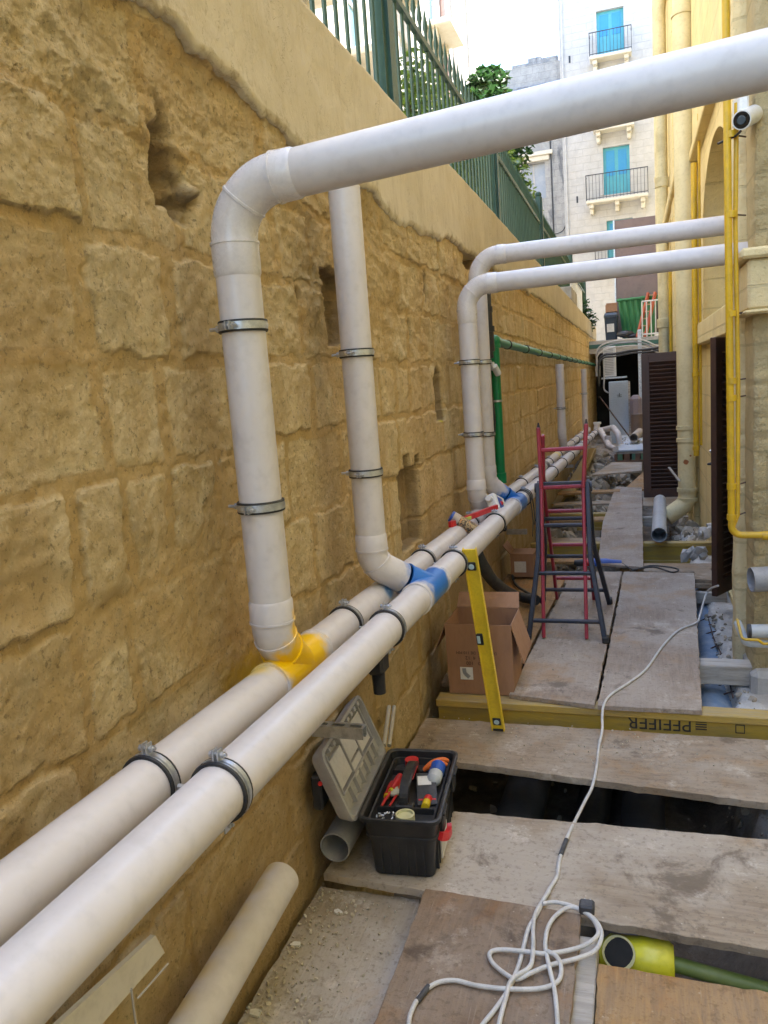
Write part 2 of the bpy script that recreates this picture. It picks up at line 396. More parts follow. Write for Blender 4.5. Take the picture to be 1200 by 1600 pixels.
# ============================================================ STONE WALL
WX = -1.08
def wall_material():
    g = G('limestone_wall'); p = g.coord('Object')
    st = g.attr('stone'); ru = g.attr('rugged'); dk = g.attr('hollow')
    big = g.noise(p, .8, 4, .6); mid = g.noise(p, 4.5, 7, .72, .5); pat = g.noise(p, 9, 7, .78, .8)
    mort = g.mix(g.ramp(mid, .3, .7), (.62, .415, .155), (.72, .505, .215))
    mort = g.mix(g.math('MULTIPLY', g.ramp(pat, .5, .75), .3), mort, (.50, .32, .11))
    ston = g.mix(g.ramp(mid, .40, .58), (.70, .515, .24), (.85, .67, .37))
    ston = g.mix(g.ramp(pat, .50, .62), ston, (.84, .67, .36))
    ston = g.mix(g.math('MULTIPLY', g.ramp(g.noise(p, 2.6, 6, .7, .6), .55, .70), .4), ston, (.50, .36, .17))
    c = g.mix(g.math('MULTIPLY', st, .95), mort, ston)
    c = g.mix(g.math('MULTIPLY', ru, g.math('MULTIPLY', g.ramp(pat, .45, .7), .5)), c, (.60, .51, .36))
    c = g.mix(g.math('MULTIPLY', g.ramp(big, .45, .62), .35), c, (.74, .48, .22))
    # warmer, browner band of old mortar low down the wall
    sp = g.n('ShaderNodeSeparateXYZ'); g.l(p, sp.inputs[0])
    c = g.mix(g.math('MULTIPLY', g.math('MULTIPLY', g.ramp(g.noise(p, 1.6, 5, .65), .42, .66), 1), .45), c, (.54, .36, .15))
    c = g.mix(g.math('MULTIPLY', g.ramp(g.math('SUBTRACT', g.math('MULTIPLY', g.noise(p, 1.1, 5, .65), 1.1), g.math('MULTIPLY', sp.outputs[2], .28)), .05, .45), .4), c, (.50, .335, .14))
    c = g.mix(g.math('MULTIPLY', g.ramp(g.noise(g.coord('Object', (1, 1, .5)), 3.1, 6, .75), .52, .66), .4), c, (.42, .33, .17))
    # pits and dark specks
    sk = g.noise(p, 60, 4, .75)
    c = g.mix(g.math('MULTIPLY', g.ramp(sk, .56, .66), .6), c, (.26, .165, .07))
    vs2 = g.noise(g.coord('Object', (1, 2.2, 1.3)), 21, 6, .8, .2)
    c = g.mix(g.math('MULTIPLY', g.ramp(vs2, .60, .66), .5), c, (.84, .70, .44))
    c = g.mix(g.math('MULTIPLY', g.ramp(vs2, .43, .33), .5), c, (.34, .225, .10))
    c = g.mix(g.math('MULTIPLY', g.ramp(dk, .05, .45), g.math('ADD', g.math('MULTIPLY', g.ramp(pat, .35, .6), .25), .55)), c, (.26, .18, .10))  # brown fill, darkened to put the shade of the recesses into the colour
    crk = g.noise(p, 5.0, 6, .7, .5)
    c = g.mix(g.math('MULTIPLY', g.ramp(g.math('ABSOLUTE', g.math('SUBTRACT', crk, .5)), .006, .0), .10), c, (.34, .22, .10))
    c = g.spot(c, tuple(at(370, 1078, X=WX)), .09, (.62, .40, .06), 1.2, 30, .6)
    c = g.spot(c, tuple(at(398, 1062, X=WX)), .09, (.70, .45, .03), 1.1, 30, .5)
    c = g.spot(c, tuple(at(690, 654, X=WX)), .028, (.75, .68, .02), .8, 40, .5)
    # tool marks: sloping fine grooves
    tm = g.noise(g.coord('Object', (1, 5, 55)), 1.6, 4, .6, 1.6)
    tv = g.noise(g.coord('Object', (1, 40, 6)), 1.5, 4, .6, 1.2)
    h = g.math('ADD', g.math('MULTIPLY', mid, .9), g.math('MULTIPLY', pat, .7))
    n1 = g.bump(h, .007)
    n2 = g.bump(g.math('ADD', g.math('MULTIPLY', g.math('MULTIPLY', tm, st), .6), g.math('MULTIPLY', tv, .25)), .007, prev=n1)
    n3 = g.bump(g.noise(p, 80, 6, .85), .012, prev=n2)
    n4 = g.bump(vs2, .009, prev=n3); n4 = g.bump(g.math('MULTIPLY', g.noise(p, 24, 6, .7), g.math('ADD', g.math('MULTIPLY', st, .5), .4)), .010, prev=n4); pass
    return g.out(c, .92, 0, n4)
def plaster_material():
    g = G('sand_plaster'); p = g.coord('Object')
    a = g.noise(p, 1.3, 5, .6, .3); b = g.noise(g.coord('Object', (1, 3.5, .6)), 6, 6, .65)
    c = g.mix(g.ramp(a, .35, .65), (.56, .48, .33), (.64, .56, .41))
    c = g.mix(g.math('MULTIPLY', g.ramp(b, .5, .7), .35), c, (.46, .37, .23))
    ck = g.noise(p, 11, 7, .75, 1.5)
    c = g.mix(g.math('MULTIPLY', g.ramp(g.math('ABSOLUTE', g.math('SUBTRACT', ck, .5)), .006, .0), .0), c, (.15, .11, .07))
    c = g.mix(g.math('MULTIPLY', g.ramp(g.noise(g.coord('Object', (1, 2.5, .35)), 2.4, 6, .72), .5, .68), .45), c, (.43, .35, .22))
    lc = g.noise(p, 2.2, 7, .72, .9); lk = g.ramp(g.math('ABSOLUTE', g.math('SUBTRACT', lc, .5)), .0035, .0)
    c = g.mix(g.math('MULTIPLY', lk, .6), c, (.22, .17, .10))
    e = g.attr('edge')
    c = g.mix(g.math('MULTIPLY', e, g.ramp(g.noise(p, 14, 6, .7), .5, .62)), c, (.40, .32, .2))
    n = g.bump(g.noise(p, 5, 6, .6), .008); n = g.bump(g.noise(p, 90, 3, .6), .0018, prev=n)
    return g.out(c, .9, 0, n)

def rect_mask(Y, Z, y0, y1, z0, z1, s=.012, wob=.012, seed=0):
    wy = fbm(Y, Z, 9, 4, seed + 1) * wob * 4; wz = fbm(Y, Z, 9, 4, seed + 5) * wob * 4
    return sstep(Y + wy, y0 - s, y0 + s) * (1 - sstep(Y + wy, y1 - s, y1 + s)) * sstep(Z + wz, z0 - s, z0 + s) * (1 - sstep(Z + wz, z1 - s, z1 + s))
courses = [-.85, -.6, -.36, -.1, .16, .42, .68, .93, 1.195, 1.465, 1.715, 1.975, 2.225, 2.48, 2.75, 3.1]
def wall_relief(Y, Z):
    wz = fbm(Y, Z, 1.3, 3, 2) * .05 + fbm(Y, Z, 12, 4, 3) * .045 + fbm(Y, Z, 40, 3, 5) * .010
    wy = fbm(Y, Z, 1.7, 3, 4) * .06 + fbm(Y, Z, 13, 4, 6) * .05 + fbm(Y, Z, 40, 3, 7) * .012
    Zw = Z + wz; Yw = Y + wy
    stone = np.zeros_like(Y); off = np.zeros_like(Y); r = random.Random(11)
    for i in range(len(courses) - 1):
        z0, z1 = courses[i], courses[i + 1]; rowm = (Zw >= z0) & (Zw < z1)
        y = .1 + r.random() * .3
        if i == 10: edges = [.2, .78, 1.36, 1.72, 2.05]
        elif i == 9: edges = [.2, .95, 1.38, 1.62, 2.0]
        elif i == 11: edges = [.2, .85, 1.40, 1.80]
        elif i == 8: edges = [.2, .98, 1.24, 1.43, 1.60, 1.86, 2.3]
        elif i == 7: edges = [.2, .9, 1.22, 1.40, 1.66, 1.84, 2.2]
        else: edges = [y]
        while edges[-1] < 26: edges.append(edges[-1] + r.choice([.26, .34, .42, .5, .58]) * r.uniform(.85, 1.15))
        jz = np.minimum(Zw - z0, z1 - Zw); w = r.uniform(.008, .016)
        for a, b in zip(edges[:-1], edges[1:]):
            m = rowm & (Yw >= a) & (Yw < b)
            if not m.any(): continue
            g1 = r.uniform(.010, .034)
            d = np.minimum(jz - w, np.minimum(Yw - a, b - Yw) - g1)
            s = sstep(d + .0 * d, -.002, .006); q = r.uniform(-.006, .008)
            stone = np.where(m, s, stone); off = np.where(m, s * q, off)
    # places where the mortar is smeared right over the stones
    smear = sstep(fbm(Y, Z, 1.9, 4, 9), .12, .20)
    stone = stone * (1 - smear * .7)
    t1 = np.floor((fbm(Y, Z * 1.3, 5, 5, 81) + fbm(Y, Z, 40, 2, 82) * .06) * 12) / 12; t2 = np.floor((fbm(Y, Z, 14, 4, 83)) * 8) / 8
    h = stone * (.003 + t1 * .008 + t2 * .004) + off * (1 - smear) + fbm(Y, Z, 1.1, 3, 8) * .022
    h += fbm(Y, Z, 7, 5, 12) * .005 * (.35 + .65 * stone) + fbm(Y, Z, 34, 4, 14) * .010
    # hacked, rugged rock near the top and round the second downpipe
    rug = sstep(Z + fbm(Y, Z, 1.5, 3, 15) * .5, 1.98, 2.25) * (1 - sstep(Y, 6, 9) * .6)
    rug = np.maximum(rug * .8, .7 * sstep(Y + fbm(Y, Z, 2, 3, 16) * .8, 1.95, 2.35) * sstep(Z + fbm(Y, Z, 3, 3, 17) * .3, 1.55, 1.85) * (1 - sstep(Y, 3.9, 5)))
    rg = np.abs(fbm(Y * 1.0 + Z * .5, Z * 1.6, 4.2, 5, 20)); h += rug * (rg * .035 - .008)
    rr = fbm(Y * .8, Z * 2.0 + Y * .5, 7, 5, 22); h += rug * (np.floor(rr * 10) / 10 * .032 + np.floor(fbm(Y, Z, 18, 4, 23) * 7) / 7 * .018)
    # hollows and chases
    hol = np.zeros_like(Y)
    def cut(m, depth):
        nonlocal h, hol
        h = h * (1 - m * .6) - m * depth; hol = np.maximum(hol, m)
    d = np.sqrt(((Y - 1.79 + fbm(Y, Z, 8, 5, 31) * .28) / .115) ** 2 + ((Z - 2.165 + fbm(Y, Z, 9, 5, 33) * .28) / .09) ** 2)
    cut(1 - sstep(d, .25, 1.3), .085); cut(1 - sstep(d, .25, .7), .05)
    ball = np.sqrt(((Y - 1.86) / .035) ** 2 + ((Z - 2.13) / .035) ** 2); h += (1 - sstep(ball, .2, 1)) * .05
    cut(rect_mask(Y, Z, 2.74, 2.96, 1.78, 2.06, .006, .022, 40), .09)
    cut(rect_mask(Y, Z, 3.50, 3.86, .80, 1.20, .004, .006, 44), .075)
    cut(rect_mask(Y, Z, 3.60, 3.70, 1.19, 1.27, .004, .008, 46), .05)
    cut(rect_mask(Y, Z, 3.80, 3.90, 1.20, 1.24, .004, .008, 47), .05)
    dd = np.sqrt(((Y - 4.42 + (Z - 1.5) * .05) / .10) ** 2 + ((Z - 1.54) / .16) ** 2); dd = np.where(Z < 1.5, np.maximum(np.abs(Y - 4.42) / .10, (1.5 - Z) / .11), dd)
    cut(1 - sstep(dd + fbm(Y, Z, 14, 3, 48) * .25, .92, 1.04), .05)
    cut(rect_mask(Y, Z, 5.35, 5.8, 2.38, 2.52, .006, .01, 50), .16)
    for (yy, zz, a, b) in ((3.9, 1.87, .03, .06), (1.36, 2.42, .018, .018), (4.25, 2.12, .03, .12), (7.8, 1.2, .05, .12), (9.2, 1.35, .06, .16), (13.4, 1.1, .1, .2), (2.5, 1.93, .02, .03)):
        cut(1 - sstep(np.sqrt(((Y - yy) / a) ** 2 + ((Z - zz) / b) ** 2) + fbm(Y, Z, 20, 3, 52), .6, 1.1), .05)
    # smoother rendering of mortar low down
    return h, stone, rug, hol
ys = [.2]
while ys[-1] < 25: ys.append(ys[-1] + max(.0055, .0042 * ys[-1]))
zs = np.arange(-.85, 2.96, .0065)
Yg, Zg = np.meshgrid(np.array(ys), zs, indexing='ij')
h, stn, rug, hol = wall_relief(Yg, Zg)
def coping_edge(y):
    e = np.interp(y, [0, 1.6, 2.0, 2.3, 2.7, 3.2, 3.8, 5, 6.5, 8, 11, 25], [2.62, 2.50, 2.51, 2.45, 2.44, 2.46, 2.38, 2.47, 2.50, 2.50, 2.53, 2.55])
    return e + fbm(y, y * 0, 5, 4, 60) * .07 + fbm(y, y * 0, 26, 4, 61) * .03
eg = coping_edge(np.array(ys))[:, None]; k_ = sstep(Zg, eg - .06, eg + .01); h = np.where(k_ > 0, np.minimum(h, h * (1 - k_) + .004 * k_) - .0 * k_, h)
wall = thing('stone_wall', 'rough ochre limestone block wall along the left of the trench', 'wall', (WX, 0, -.85))
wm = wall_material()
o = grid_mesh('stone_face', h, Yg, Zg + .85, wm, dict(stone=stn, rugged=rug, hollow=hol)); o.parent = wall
pm = plaster_material()
ysp = np.array(ys); e = coping_edge(ysp)
t = np.concatenate([[0, 0, .01, .02, .04], np.linspace(.06, 1, 44)])
Yp, T = np.meshgrid(ysp, t, indexing='ij'); E = np.repeat(e[:, None], len(t), 1); Zp = E + (2.95 - E) * T
Xp = .020 + fbm(Yp, Zp, 2.2, 4, 62) * .02 + fbm(Yp, Zp, 14, 4, 63) * .006
Xp = Xp + (h.mean() * 0); Xp[:, 1] -= .012; Xp[:, 2] -= .008; Xp[:, 3] -= .004; Xp[:, 0] = -.09; Xp[:, -1] -= .012
ed = 1 - sstep(Zp - E, 0, .09)
top = [(Xp[:, -1] - d, Yp[:, -1], np.full(len(ysp), 2.952) + fbm(ysp, ysp * 0 + d, 6, 3, 64) * .008) for d in (.02, .2, .4, .6)]
Xp = np.concatenate([Xp] + [a[0][:, None] for a in top], 1); Yp2 = np.concatenate([Yp] + [a[1][:, None] for a in top], 1)
Zp = np.concatenate([Zp] + [a[2][:, None] for a in top], 1); ed = np.concatenate([ed] + [np.zeros((len(ysp), 1))] * 4, 1)
o = grid_mesh('plaster_coping', Xp, Yp2, Zp + .85, pm, dict(edge=ed)); o.parent = wall
MB().box((-1.7, .2, -.85), (-1.50, 25, 2.93)).build('wall_core', m_rubble, wall)

# ============================================================ GROUND, PIT
def ground_material():
    g = G('street_paving'); p = g.coord('Object')
    c = g.mix(g.ramp(g.noise(p, .4, 5), .4, .6), (.30, .28, .25), (.38, .35, .31)); return g.out(c, .9)
g_ = MB(); Lz = 2.36
for (x0, x1, y0, y1) in ((-600, -1.66, -600, 900), (4.5, 600, -600, 900), (-1.66, 4.5, 24.6, 900), (-1.66, 4.5, -600, -3)):
    g_.add([(x0, y0, Lz), (x1, y0, Lz), (x1, y1, Lz), (x0, y1, Lz)], [(0, 1, 2, 3)])
struct('ground', g_, ground_material())
def pit_material():
    g = G('pit_soil_and_concrete'); p = g.coord('Object'); k = g.attr('conc')
    n = g.noise(p, 5, 6, .7)
    soil = g.mix(g.ramp(n, .35, .65), (.115, .09, .065), (.21, .175, .135)); cc = g.mix(g.ramp(n, .4, .65), (.46, .43, .39), (.64, .62, .585))
    c = g.mix(k, soil, cc); c = g.mix(g.math('MULTIPLY', g.ramp(g.noise(p, 40, 4, .7), .56, .68), .5), c, (.2, .17, .14))
    nn = g.bump(g.noise(p, 18, 6, .75), .02); return g.out(c, .95, 0, nn)
xs_ = np.linspace(-1.16, 1.6, 170); yy_ = [-2.9]
while yy_[-1] < 25: yy_.append(yy_[-1] + max(.022, .007 * abs(yy_[-1])))
Xg, Yg2 = np.meshgrid(xs_, np.array(yy_), indexing='ij')
led = sstep(Xg + fbm(Xg, Yg2, 4, 4, 70) * .12, .36, .50)
base = -.66 + fbm(Xg, Yg2, 3, 5, 71) * .14
heap = sstep(Yg2, 6.6, 8.2) * (1 - sstep(Xg, -.75, -.25)) * .42 + sstep(Yg2, 10.5, 12.5) * (1 - sstep(Xg, -.35, .25)) * .32
heap = heap + sstep(Yg2, 16, 17.5) * .35
heap = heap + sstep(Yg2, 7.6, 8.3) * (1 - sstep(Yg2, 9.6, 10.2)) * sstep(Xg, .28, .5) * .05
base = base + np.minimum(heap, .52) * (1 + fbm(Xg, Yg2, 5, 4, 72) * .5)
lz = -.14 + fbm(Xg, Yg2, 5, 4, 73) * .05 - .06 * sstep(Yg2, 4.2, 3.2)
near_drop = 1 - sstep(Yg2, 3.0, 3.45) * 0
Zz = base * (1 - led) + lz * led
slope = sstep(Xg, .22, .42) * .18 * (1 - led); Zz = Zz + slope
o = grid_mesh('pit_floor', Xg, Yg2, Zz, pit_material(), dict(conc=np.clip(led * 1.1 + sstep(Yg2, 6, 9) * .25, 0, 1))); o['kind'] = 'structure'

def rock(mb, c, r, rr):
    V = []; Fs = []; bm = bmesh.new(); bmesh.ops.create_icosphere(bm, subdivisions=1, radius=1)
    sx, sy, sz = rr.uniform(.6, 1.2), rr.uniform(.6, 1.2), rr.uniform(.4, .8); m = Euler((rr.random() * 6, rr.random() * 6, rr.random() * 6)).to_matrix()
    for v in bm.verts:
        v.co = v.co * rr.uniform(.75, 1.2); v.co = m @ Vector((v.co.x * sx, v.co.y * sy, v.co.z * sz)) * r + Vector(c)
    bm.verts.ensure_lookup_table()
    mb.add([v.co[:] for v in bm.verts], [[v.index for v in f.verts] for f in bm.faces]); bm.free()
def zpit(x, y):
    i = int(np.clip(np.searchsorted(xs_, x), 0, len(xs_) - 1)); j = int(np.clip(np.searchsorted(yy_, y), 0, len(yy_) - 1)); return float(Zz[i, j])
rb = MB(); rr = random.Random(5)
for i in range(1500):
    k = rr.random()
    if k < .16: x, y = rr.uniform(.36, .56), rr.uniform(3.0, 6.3)
    elif k < .6: x, y = rr.uniform(-1.02, -.1), rr.uniform(6.8, 16)
    elif k < .75: x, y = rr.uniform(.3, .6), rr.uniform(7.5, 10)
    else: x, y = rr.uniform(-1.0, .5), rr.uniform(1.5, 7)
    s_ = rr.choice([.008, .012, .018, .03, .05]) * ((.45 if x > .3 else 1) if y < 6.5 else (1.2 if x > .25 else 2.2))
    rock(rb, (x, y, zpit(x, y) + s_ * .2), s_, rr)
struct('rubble', rb, m_rubble, 'stuff')
# crumbs of mortar lying on the boards by the wall
cr = MB()
for i in range(420):
    x = -1.04 + abs(rr.gauss(0, .13)); y = rr.uniform(1.45, 2.15)
    if x > -.68: continue
    s_ = rr.choice([.0025, .004, .006, .009]); rock(cr, (x, y, -.048 + s_ * .3), s_ * .8, rr)
for i in range(160):
    x = rr.uniform(-1.02, .3); y = rr.uniform(3.2, 3.6); s_ = rr.choice([.002, .003, .005])
    rock(cr, (x, y, -.078 + s_ * .3), s_, rr)
for i in range(150):
    x = rr.uniform(-.6, .3); y = rr.uniform(3.8, 6.2); s_ = rr.choice([.002, .003, .005]); rock(cr, (x, y, .032 + s_ * .3), s_, rr)
struct('mortar_crumbs', cr, M('pale_mortar_crumbs', (.56, .50, .40), (.44, .37, .26), scale=9, rough=.95), 'stuff')

# ============================================================ FENCE ON THE WALL
FXx = -1.3
fence = thing('iron_fence', 'dark green iron railing with spear tops standing on the wall above the trench', 'fence', (FXx, 2.5, 2.95))
posts = [.55, 4.50, 8.15, 12.3, 18.4, 23.5]; ft = 4.08
for y in posts:
    p_ = MB(); p_.box((FXx - .035, y - .10, 2.94), (FXx + .035, y + .10, ft + .15)); p_.box((FXx + .035, y - .045, 2.94), (FXx + .055, y + .045, ft + .15)); p_.box((FXx + .035, y + .075, 2.94), (FXx + .045, y + .10, ft + .15))
    p_.ball((FXx, y, ft + .19), .05); p_.build('fence_post', m_green_fence, fence)
for z in (3.03, ft - .22):
    MB().box((FXx - .012, .5, z - .02), (FXx + .022, 23.5, z + .02)).build('rail', m_green_fence, fence)
bars = []; y = .7
while y < 23.3:
    if min(abs(y - p) for p in posts) > .12: bars.append(y)
    y += .152
def bar_mb(y, mb):
    mb.tube([(FXx, y, 2.94), (FXx, y, ft - .14)], .0125, 6, smooth=False)
    mb.tube([(FXx, y, ft - .14), (FXx, y, ft - .12), (FXx, y, ft - .09), (FXx, y, ft + .05)], [.012, .012, .021, .001], 6, smooth=False)
vis = [b for b in bars if b > 2.6]
for b in vis[:98]: bar_mb(b, mb := MB()); mb.build('bar', m_green_fence, fence)
far_b = MB()
for b in bars:
    if b <= 2.6 or b > vis[97 if len(vis) > 97 else -1]: bar_mb(b, far_b)
if far_b.v: fb = far_b.build('bar', m_green_fence, fence); fb['kind'] = 'stuff'
solo('stone_block', MB().box((-1.28, 15.1, 2.95), (-1.06, 16.6, 3.2), .012), m_conc, 'small pale plastered block standing on the coping at the far part of the wall', 'block')

# ============================================================ PVC PIPES
PR = .055
def clamp(parent, c, axis, r=PR, lug=(0, 0, 1), wall_rod=True, det=True):
    """two half rings of steel over a rubber lining, with ears, bolts and a rod into the wall"""
    c = Vector(c); ax = Vector(axis).normalized(); lug = Vector(lug); lug = (lug - ax * lug.dot(ax)).normalized()
    k = MB()
    k.tube([c - ax * .0095, c - ax * .0095, c + ax * .0095, c + ax * .0095], [r + .001, r + .0068, r + .0068, r + .001], 32, caps=False)
    k.tube([c - ax * .004, c + ax * .004], [r + .0082, r + .0082], 32, caps=False)
    if det:
        sidev = ax.cross(lug)
        for sg in (1, -1):
            b = c + lug * sg * (r + .016)
            k.obox(b - sidev * .005 - lug * .013, b - sidev * .005 + lug * .013, .019, .003, up=sidev)
            k.obox(b + sidev * .005 - lug * .013, b + sidev * .005 + lug * .013, .019, .003, up=sidev)
            k.tube([b - sidev * .016 + lug * .002, b + sidev * .02 + lug * .002], .0034, 8)
            k.tube([b - sidev * .016 + lug * .002, b - sidev * .010 + lug * .002], .0068, 6, smooth=False)
            k.tube([b + sidev * .009 + lug * .002, b + sidev * .015 + lug * .002], .0065, 6, smooth=False)
    if wall_rod:
        st = c + Vector((-(r + .004), 0, 0)) if abs(ax.x) < .5 else c
        k.tube([st, st + Vector((-.035, 0, 0))], .0045, 8)
        k.tube([st, st + Vector((-.016, 0, 0))], .009, 6, smooth=False)
    o = k.build('clamp', m_zinc, parent)
    q = MB()
    for s_ in (-1, 1):
        a = c + ax * s_ * .0095; b = c + ax * s_ * .0145
        q.tube([a, a, b, b], [r + .0005, r + .0078, r + .0062, r + .0005], 32, caps=False)
    q.build('rubber_lining', m_rubber, o); return o
def collar(mb, c, axis, r=PR, L=.05, lip=True):
    c = Vector(c); a = Vector(axis).normalized()
    mb.tube([c, c, c + a * .006, c + a * .006, c + a * L, c + a * (L + .008)], [r, r + .0062, r + .0062, r + .0044, r + .0036, r], 32, caps=False)
def elbow(mb, path, r=PR, ridge=True):
    """swept bend with a moulded ridge in the middle"""
    mb.tube(path, r + .0022, 32, caps=False)
    if ridge and len(path) > 6:
        k = len(path) // 2; t = (path[k + 1] - path[k - 1]).normalized()
        mb.tube([path[k] - t * .004, path[k] - t * .003, path[k] + t * .003, path[k] + t * .004], [r + .002, r + .0045, r + .0045, r + .002], 32, caps=False)
def bend_between(a, corner, b, rad):
    p = fillet([a, corner, b], rad, 12); return p[1:-1]

BK = [(-.93, -1.2, .915), (-.93, 2.3, .835), (-.93, 5, .752), (-.93, 7.3, .672), (-.93, 16.8, .42)]
FR = [(-.765, -1.2, .915), (-.765, 2.2, .845), (-.77, 4.75, .778), (-.775, 8, .655), (-.775, 12.4, .50), (-.775, 17.2, .345)]
def on(P, y):
    return Vector((np.interp(y, [p[1] for p in P], [p[0] for p in P]), y, np.interp(y, [p[1] for p in P], [p[2] for p in P])))
def tangent(P, y): return (on(P, y + .1) - on(P, y - .1)).normalized()

yellow_c = on(BK, 1.94) + Vector((0, 0, .03))
m_pvc_back = M('white_pvc_yellow_marked', PVC, (.60, .56, .54), scale=3, rough=.33, dust=.25, dustc=(.6, .55, .48),
    spots=[(tuple(on(BK, 1.87) + Vector((0, .0, .02))), .145, YEL, .3, 17, .42), (tuple(on(BK, 1.70) + Vector((-.03, 0, .03))), .05, (.80, .60, .18), .9, 25, .3),
           (tuple(on(BK, 2.72) + Vector((0.03, 0, .05))), .035, (.12, .30, .55), .9, 25, .4), (tuple(on(BK, 2.64) + Vector((0.05, 0, .03))), .03, (.15, .32, .55), .9, 25, .4),
           (tuple(on(BK, 9.6)), .12, (.75, .62, .2), .7, 14, .3), (tuple(on(BK, 8.3)), .12, (.05, .05, .05), .4, 14, .2)])
m_pvc_v1 = M('white_pvc_downpipe_yellow_paint', PVC, (.60, .56, .54), scale=3, rough=.33, dust=.15, spots=[(tuple(on(BK, 1.93) + Vector((0.03, 0, .06))), .165, YEL, .3, 17, .42)])
m_pvc_front = M('white_pvc_blue_marked', PVC, (.60, .56, .54), scale=3, rough=.33, dust=.25, dustc=(.6, .55, .48),
    spots=[(tuple(on(FR, 2.76) + Vector((0, 0, .02))), .125, BLU, .35, 18, .45), (tuple(on(FR, 5.14) + Vector((0, 0, .02))), .16, BLU, .35, 18, .45)])
m_pvc_v2 = M('white_pvc_downpipe_blue_paint', PVC, (.60, .56, .54), scale=3, rough=.33, dust=.15, spots=[(tuple(on(FR, 2.80) + Vector((-.02, 0, .03))), .135, BLU, .4, 18, .5)])
m_pvc_v4 = M('white_pvc_branch_blue_paint', PVC, (.60, .56, .54), scale=3, rough=.33, dust=.15, spots=[(tuple(on(FR, 5.16) + Vector((-.03, 0, .03))), .15, BLU, .4, 18, .5)])

def main_pipe(P, mat, label, tees, clamps):
    t = thing('drain_pipe', label, 'drain pipe', (P[0][0], 1.2, P[0][2]))
    b = MB(); b.pipe(P, PR, seg=40); b.build('pipe_barrel', mat, t)
    for y, br in tees:
        c = on(P, y); d = tangent(P, y); k = MB()
        k.tube([c - d * .17, c - d * .17, c - d * .162, c - d * .16, c + d * .13, c + d * .132, c + d * .14, c + d * .14], [PR, PR + .0065, PR + .0065, PR + .004, PR + .004, PR + .0065, PR + .0065, PR], 40, caps=False)
        br = Vector(br).normalized(); k.tube([c, c + br * .10, c + br * .10, c + br * .108, c + br * .108], [PR + .004, PR + .004, PR + .0065, PR + .0065, PR], 40, caps=False)
        k.build('branch_tee', mat, t)
    for i, y in enumerate(clamps):
        clamp(t, on(P, y), tangent(P, y), lug=(0, -.15, 1), wall_rod=True)
    return t
b1 = Vector((0, -.72, .70)); b2 = Vector((-.165, -.14, .13)); b4 = Vector((-.16, -.12, .17)); b3 = Vector((0, -.72, .70))
cl = [1.20, 2.30, 3.30, 4.36, 5.45, 6.55, 7.65, 8.75, 9.9, 11.0, 12.1, 13.2, 14.3, 15.4]
main_pipe(BK, m_pvc_back, 'white lengthwise drain pipe nearer the wall, with the yellow sprayed joint', [(1.90, b1), (4.78, b3), (10.8, b3), (16.0, b3)], cl)
cl2 = [1.19, 2.24, 3.22, 4.30, 5.50, 6.5, 7.6, 8.7, 9.8, 10.9, 12.0, 13.1, 14.2, 15.3, 16.4]
main_pipe(FR, m_pvc_front, 'white lengthwise drain pipe farther from the wall, with two blue sprayed joints', [(2.76, b2), (5.14, b4)], cl2)

def downpipe(name_label, x, y, ztop, cross, zbot, target, mat, clampz, lug=(0, -1, 0), crossZ=0, crossX=1.4, topopen=False):
    t = thing('drain_pipe', name_label, 'drain pipe', (x, y, zbot))
    v = MB()
    if cross:
        tc = Vector((x, y, ztop)); end = Vector((crossX, y, ztop + crossZ * (crossX - x)))
        pth = fillet([(x, y, ztop - .5), tc, end], .135, 14)
        e_ = MB(); elbow(e_, pth[1:-1])
        i0, i1 = pth[1], pth[-2]; collar(e_, i0, (0, 0, -1), L=.075); collar(e_, i1, end - tc, L=.05)
        e_.build('top_elbow', m_pvc_joint, t)
        h_ = MB(); h_.pipe([i1, end], PR, seg=40, open_start=False); h_.build('cross_pipe', mat, t)
        top = i0
    else:
        top = Vector((x, y, ztop))
    tg = Vector(target); d = None
    bot = Vector((x, y, zbot))
    v.tube([top, bot + Vector((0, 0, .06))], PR, 40, caps=True); 
    if not cross: v.tube([top + Vector((0, 0, -.004)), top + Vector((0, 0, .004)), top + Vector((0, 0, .008))], [PR + .001, PR + .001, PR - .004], 40)
    v.build('pipe_barrel', mat, t)
    pth = fillet([bot + Vector((0, 0, .10)), bot, tg], .15, 12)
    e2 = MB(); elbow(e2, pth[1:-1] + [tg]); collar(e2, pth[1] + Vector((0, 0, .0)), (0, 0, 1), L=.055)
    e2.build('bottom_elbow', mat, t)
    for z in clampz: clamp(t, (x, y, z), (0, 0, 1), lug=lug, wall_rod=True)
    return t
zc_ = lambda px, py, X=-.93: at(px, py, X=X).z
d1 = on(BK, 1.99) + b1.normalized() * .14
downpipe('big white pipe rising up the wall nearest the camera and crossing overhead', -.93, 1.785, 2.107, True, .965, on(BK, 1.90) + b1.normalized() * .08, m_pvc_v1, [zc_(375, 510), zc_(408, 790)], crossZ=.057)
downpipe('upright white pipe with a free top just below the big overhead pipe', -.93, 2.62, at(529, 290, X=-.93).z, False, .965, on(FR, 2.76) + b2.normalized() * .12, m_pvc_v2, [zc_(555, 552), zc_(575, 737)])
downpipe('white pipe behind the red spirit level, crossing overhead as lower of the far pair', -.93, 4.62, 2.155, True, .90, on(BK, 4.78) + b3.normalized() * .12, m_pvc, [zc_(733, 566), zc_(738, 679)], crossZ=.007, crossX=.80)
downpipe('white pipe beside the green pipe, crossing overhead as upper of the far pair', -.93, 5.02, 2.37, True, .935, on(FR, 5.14) + b4.normalized() * .12, m_pvc_v4, [zc_(752, 566), zc_(757, 679)], crossZ=.004, crossX=.80)
downpipe('upright white plastic pipe with a free top end just under the pale green pipe', -.93, 10.6, 1.73, False, .78, on(BK, 10.8) + b3.normalized() * .12, m_pvc, [1.16])
